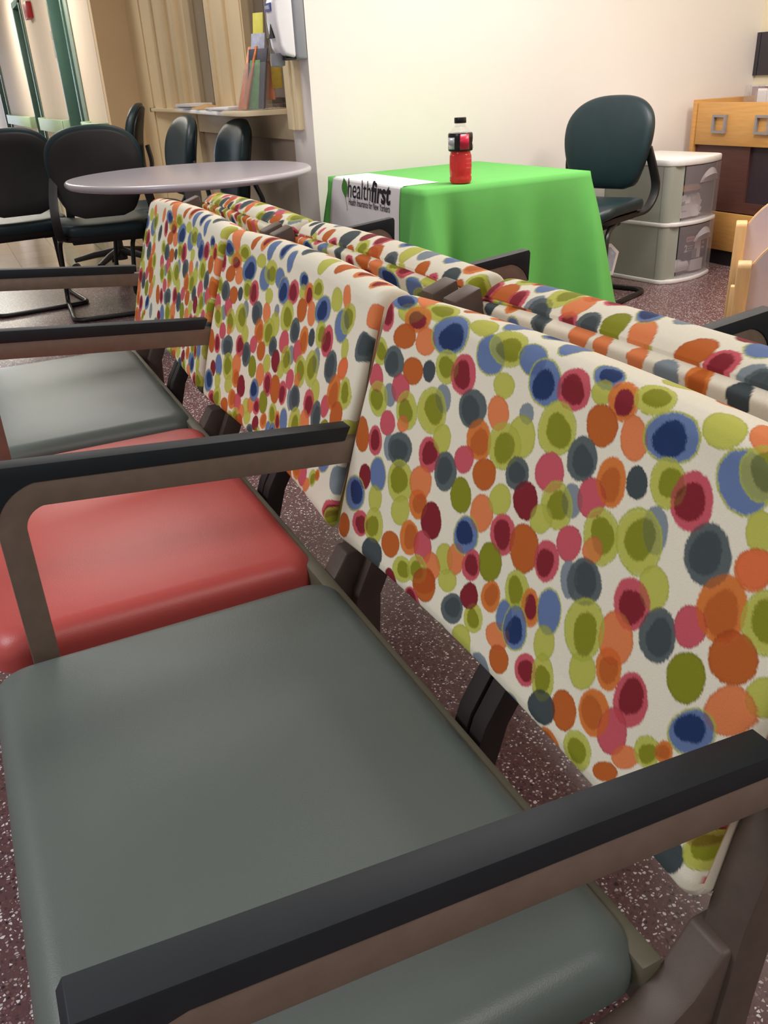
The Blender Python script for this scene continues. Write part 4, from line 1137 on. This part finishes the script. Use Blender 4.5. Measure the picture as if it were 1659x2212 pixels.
# ------------------------------------------------------------------ small beech chairs
def kid(label, x, y, rz, s=1.0):
    root = thing('small_wooden_chair', label, 'chair', (x, y, 0), rz, 'small wooden chairs')
    FL = lambda p: (p[0], -p[1], p[2])          # seat towards -y
    def post(px):
        o = [(-.03, 0), (.03, 0), (.03, .455)] + [(.03 * math.cos(a), .455 + .022 * math.sin(a)) for a in [PI * k / 8 for k in range(1, 8)]] + [(-.03, .455)]
        MB().prism([(u, v) for u, v in o], 'x', px - .021, px + .021).build('post', M['wood_pale'], root, FL, bev=.004)
    post(0); post(.36)
    for px in (0, .36): MB().box(px - .013, px + .013, .26, .30, 0, .28).build('leg', M['wood_pale'], root, FL, bev=.004)
    # curved back panel: laminate face in a wooden edge
    o = []
    for k in range(17):
        t = k / 16; o.append((.36 * t, .40 + .175 * math.sin(PI * t) ** .62 ))
    o = [(.0, .20)] + o + [(.36, .20)]
    cv = lambda u: -.02 - .045 * math.sin(PI * u / .36) * 0
    MB().prism(o, 'y', -.022, -.008).build('back_panel', M['wood_pale'], root, FL, bev=.003)
    o2 = [(.18 + (u - .18) * .975, .388 + (v - .388) * .97) for u, v in o]
    MB().prism(o2, 'y', -.008, -.004).build('back_face', M['laminate_lilac'], root, FL)
    MB().prism(rrect(.012, .348, -.0, .31, .03, 5), 'z', .275, .293).build('seat', M['wood_pale'], root, FL, bev=.004)
    return root
a1 = math.atan2(.68, -.73)
RZ = math.atan2(-.73, .68) 
# local x runs to the right of the picture, local +y must face the camera: mirror by turning half a circle
kid('small beech chair with a pale back, the farther of the two at the right edge', 2.47, 2.30, RZ)
kid('small beech chair with a pale back, the nearer of the two behind the rear armrest', 1.875, 1.725, RZ)

# ------------------------------------------------------------------ light
def area(name, x, y, z, sx, sy, power, rgb, rot=(0, 0, 0)):
    d = bpy.data.lights.new(name, 'AREA'); d.shape = 'RECTANGLE'; d.size = sx; d.size_y = sy
    d.energy = power; d.color = rgb
    o = bpy.data.objects.new(name, d); o.location = (x, y, z); o.rotation_euler = rot; COL.objects.link(o)
    return o
WARM = (1.0, .955, .92)
area('ceiling_and_fill_lamp', 1.75, 2.5, H - .03, 1.2, .6, 50, WARM)
area('ceiling_and_fill_lamp', 3.0, 1.6, H - .03, .6, 1.2, 44, (1, .88, .78))
area('ceiling_and_fill_lamp', .2, 4.6, H - .03, .6, 1.2, 24, WARM)
area('ceiling_and_fill_lamp', 0.0, 9.0, H - .03, .6, 1.2, 60, (1, .95, .82))
area('ceiling_and_fill_lamp', 0.0, 13.5, H - .03, .6, 1.2, 70, (1, .95, .82))
area('ceiling_and_fill_lamp', -2.0, 1.1, H - .03, .6, 1.2, 44, (.95, .96, 1))  # unseen fill from the left, added to brighten the backrests
area('ceiling_and_fill_lamp', .2, -1.2, H - .03, 1.2, .6, 19, (1, .95, .90))  # unseen fill behind the camera, added to lift the bench's near faces
area('ceiling_and_fill_lamp', 1.9, 6.0, H - .03, .6, 1.2, 7, WARM)
w = bpy.data.worlds.new('World'); S.world = w; w.use_nodes = True
bg = w.node_tree.nodes['Background']
bg.inputs['Color'].default_value = (1.0, .97, .93, 1); bg.inputs['Strength'].default_value = .32

# ------------------------------------------------------------------ camera
cam = bpy.data.cameras.new('Camera'); co = bpy.data.objects.new('Camera', cam); COL.objects.link(co)
yaw, pitch, roll = 0.4309660183494594, 0.46918966432320314, -0.05439162012124665
f = Vector((math.sin(yaw) * math.cos(pitch), math.cos(yaw) * math.cos(pitch), -math.sin(pitch)))
r0 = Vector((math.cos(yaw), -math.sin(yaw), 0)); u0 = r0.cross(f)
r = math.cos(roll) * r0 + math.sin(roll) * u0; u = -math.sin(roll) * r0 + math.cos(roll) * u0
co.matrix_world = Matrix(((r.x, u.x, -f.x, -0.3444), (r.y, u.y, -f.y, -0.2594), (r.z, u.z, -f.z, 1.0379), (0, 0, 0, 1)))
cam.sensor_fit = 'VERTICAL'; cam.sensor_height = 24.0; cam.sensor_width = 18.0
cam.lens = 1831.29 * 24.0 / 2212.0
cam.clip_start = .02
S.camera = co
S.view_settings.view_transform = 'Standard'; S.view_settings.look = 'None'
S.view_settings.gamma = 1; S.view_settings.exposure = 0.0
S.view_settings.use_curve_mapping = False
S.cycles.max_bounces = 8
S.cycles.transparent_max_bounces = 16
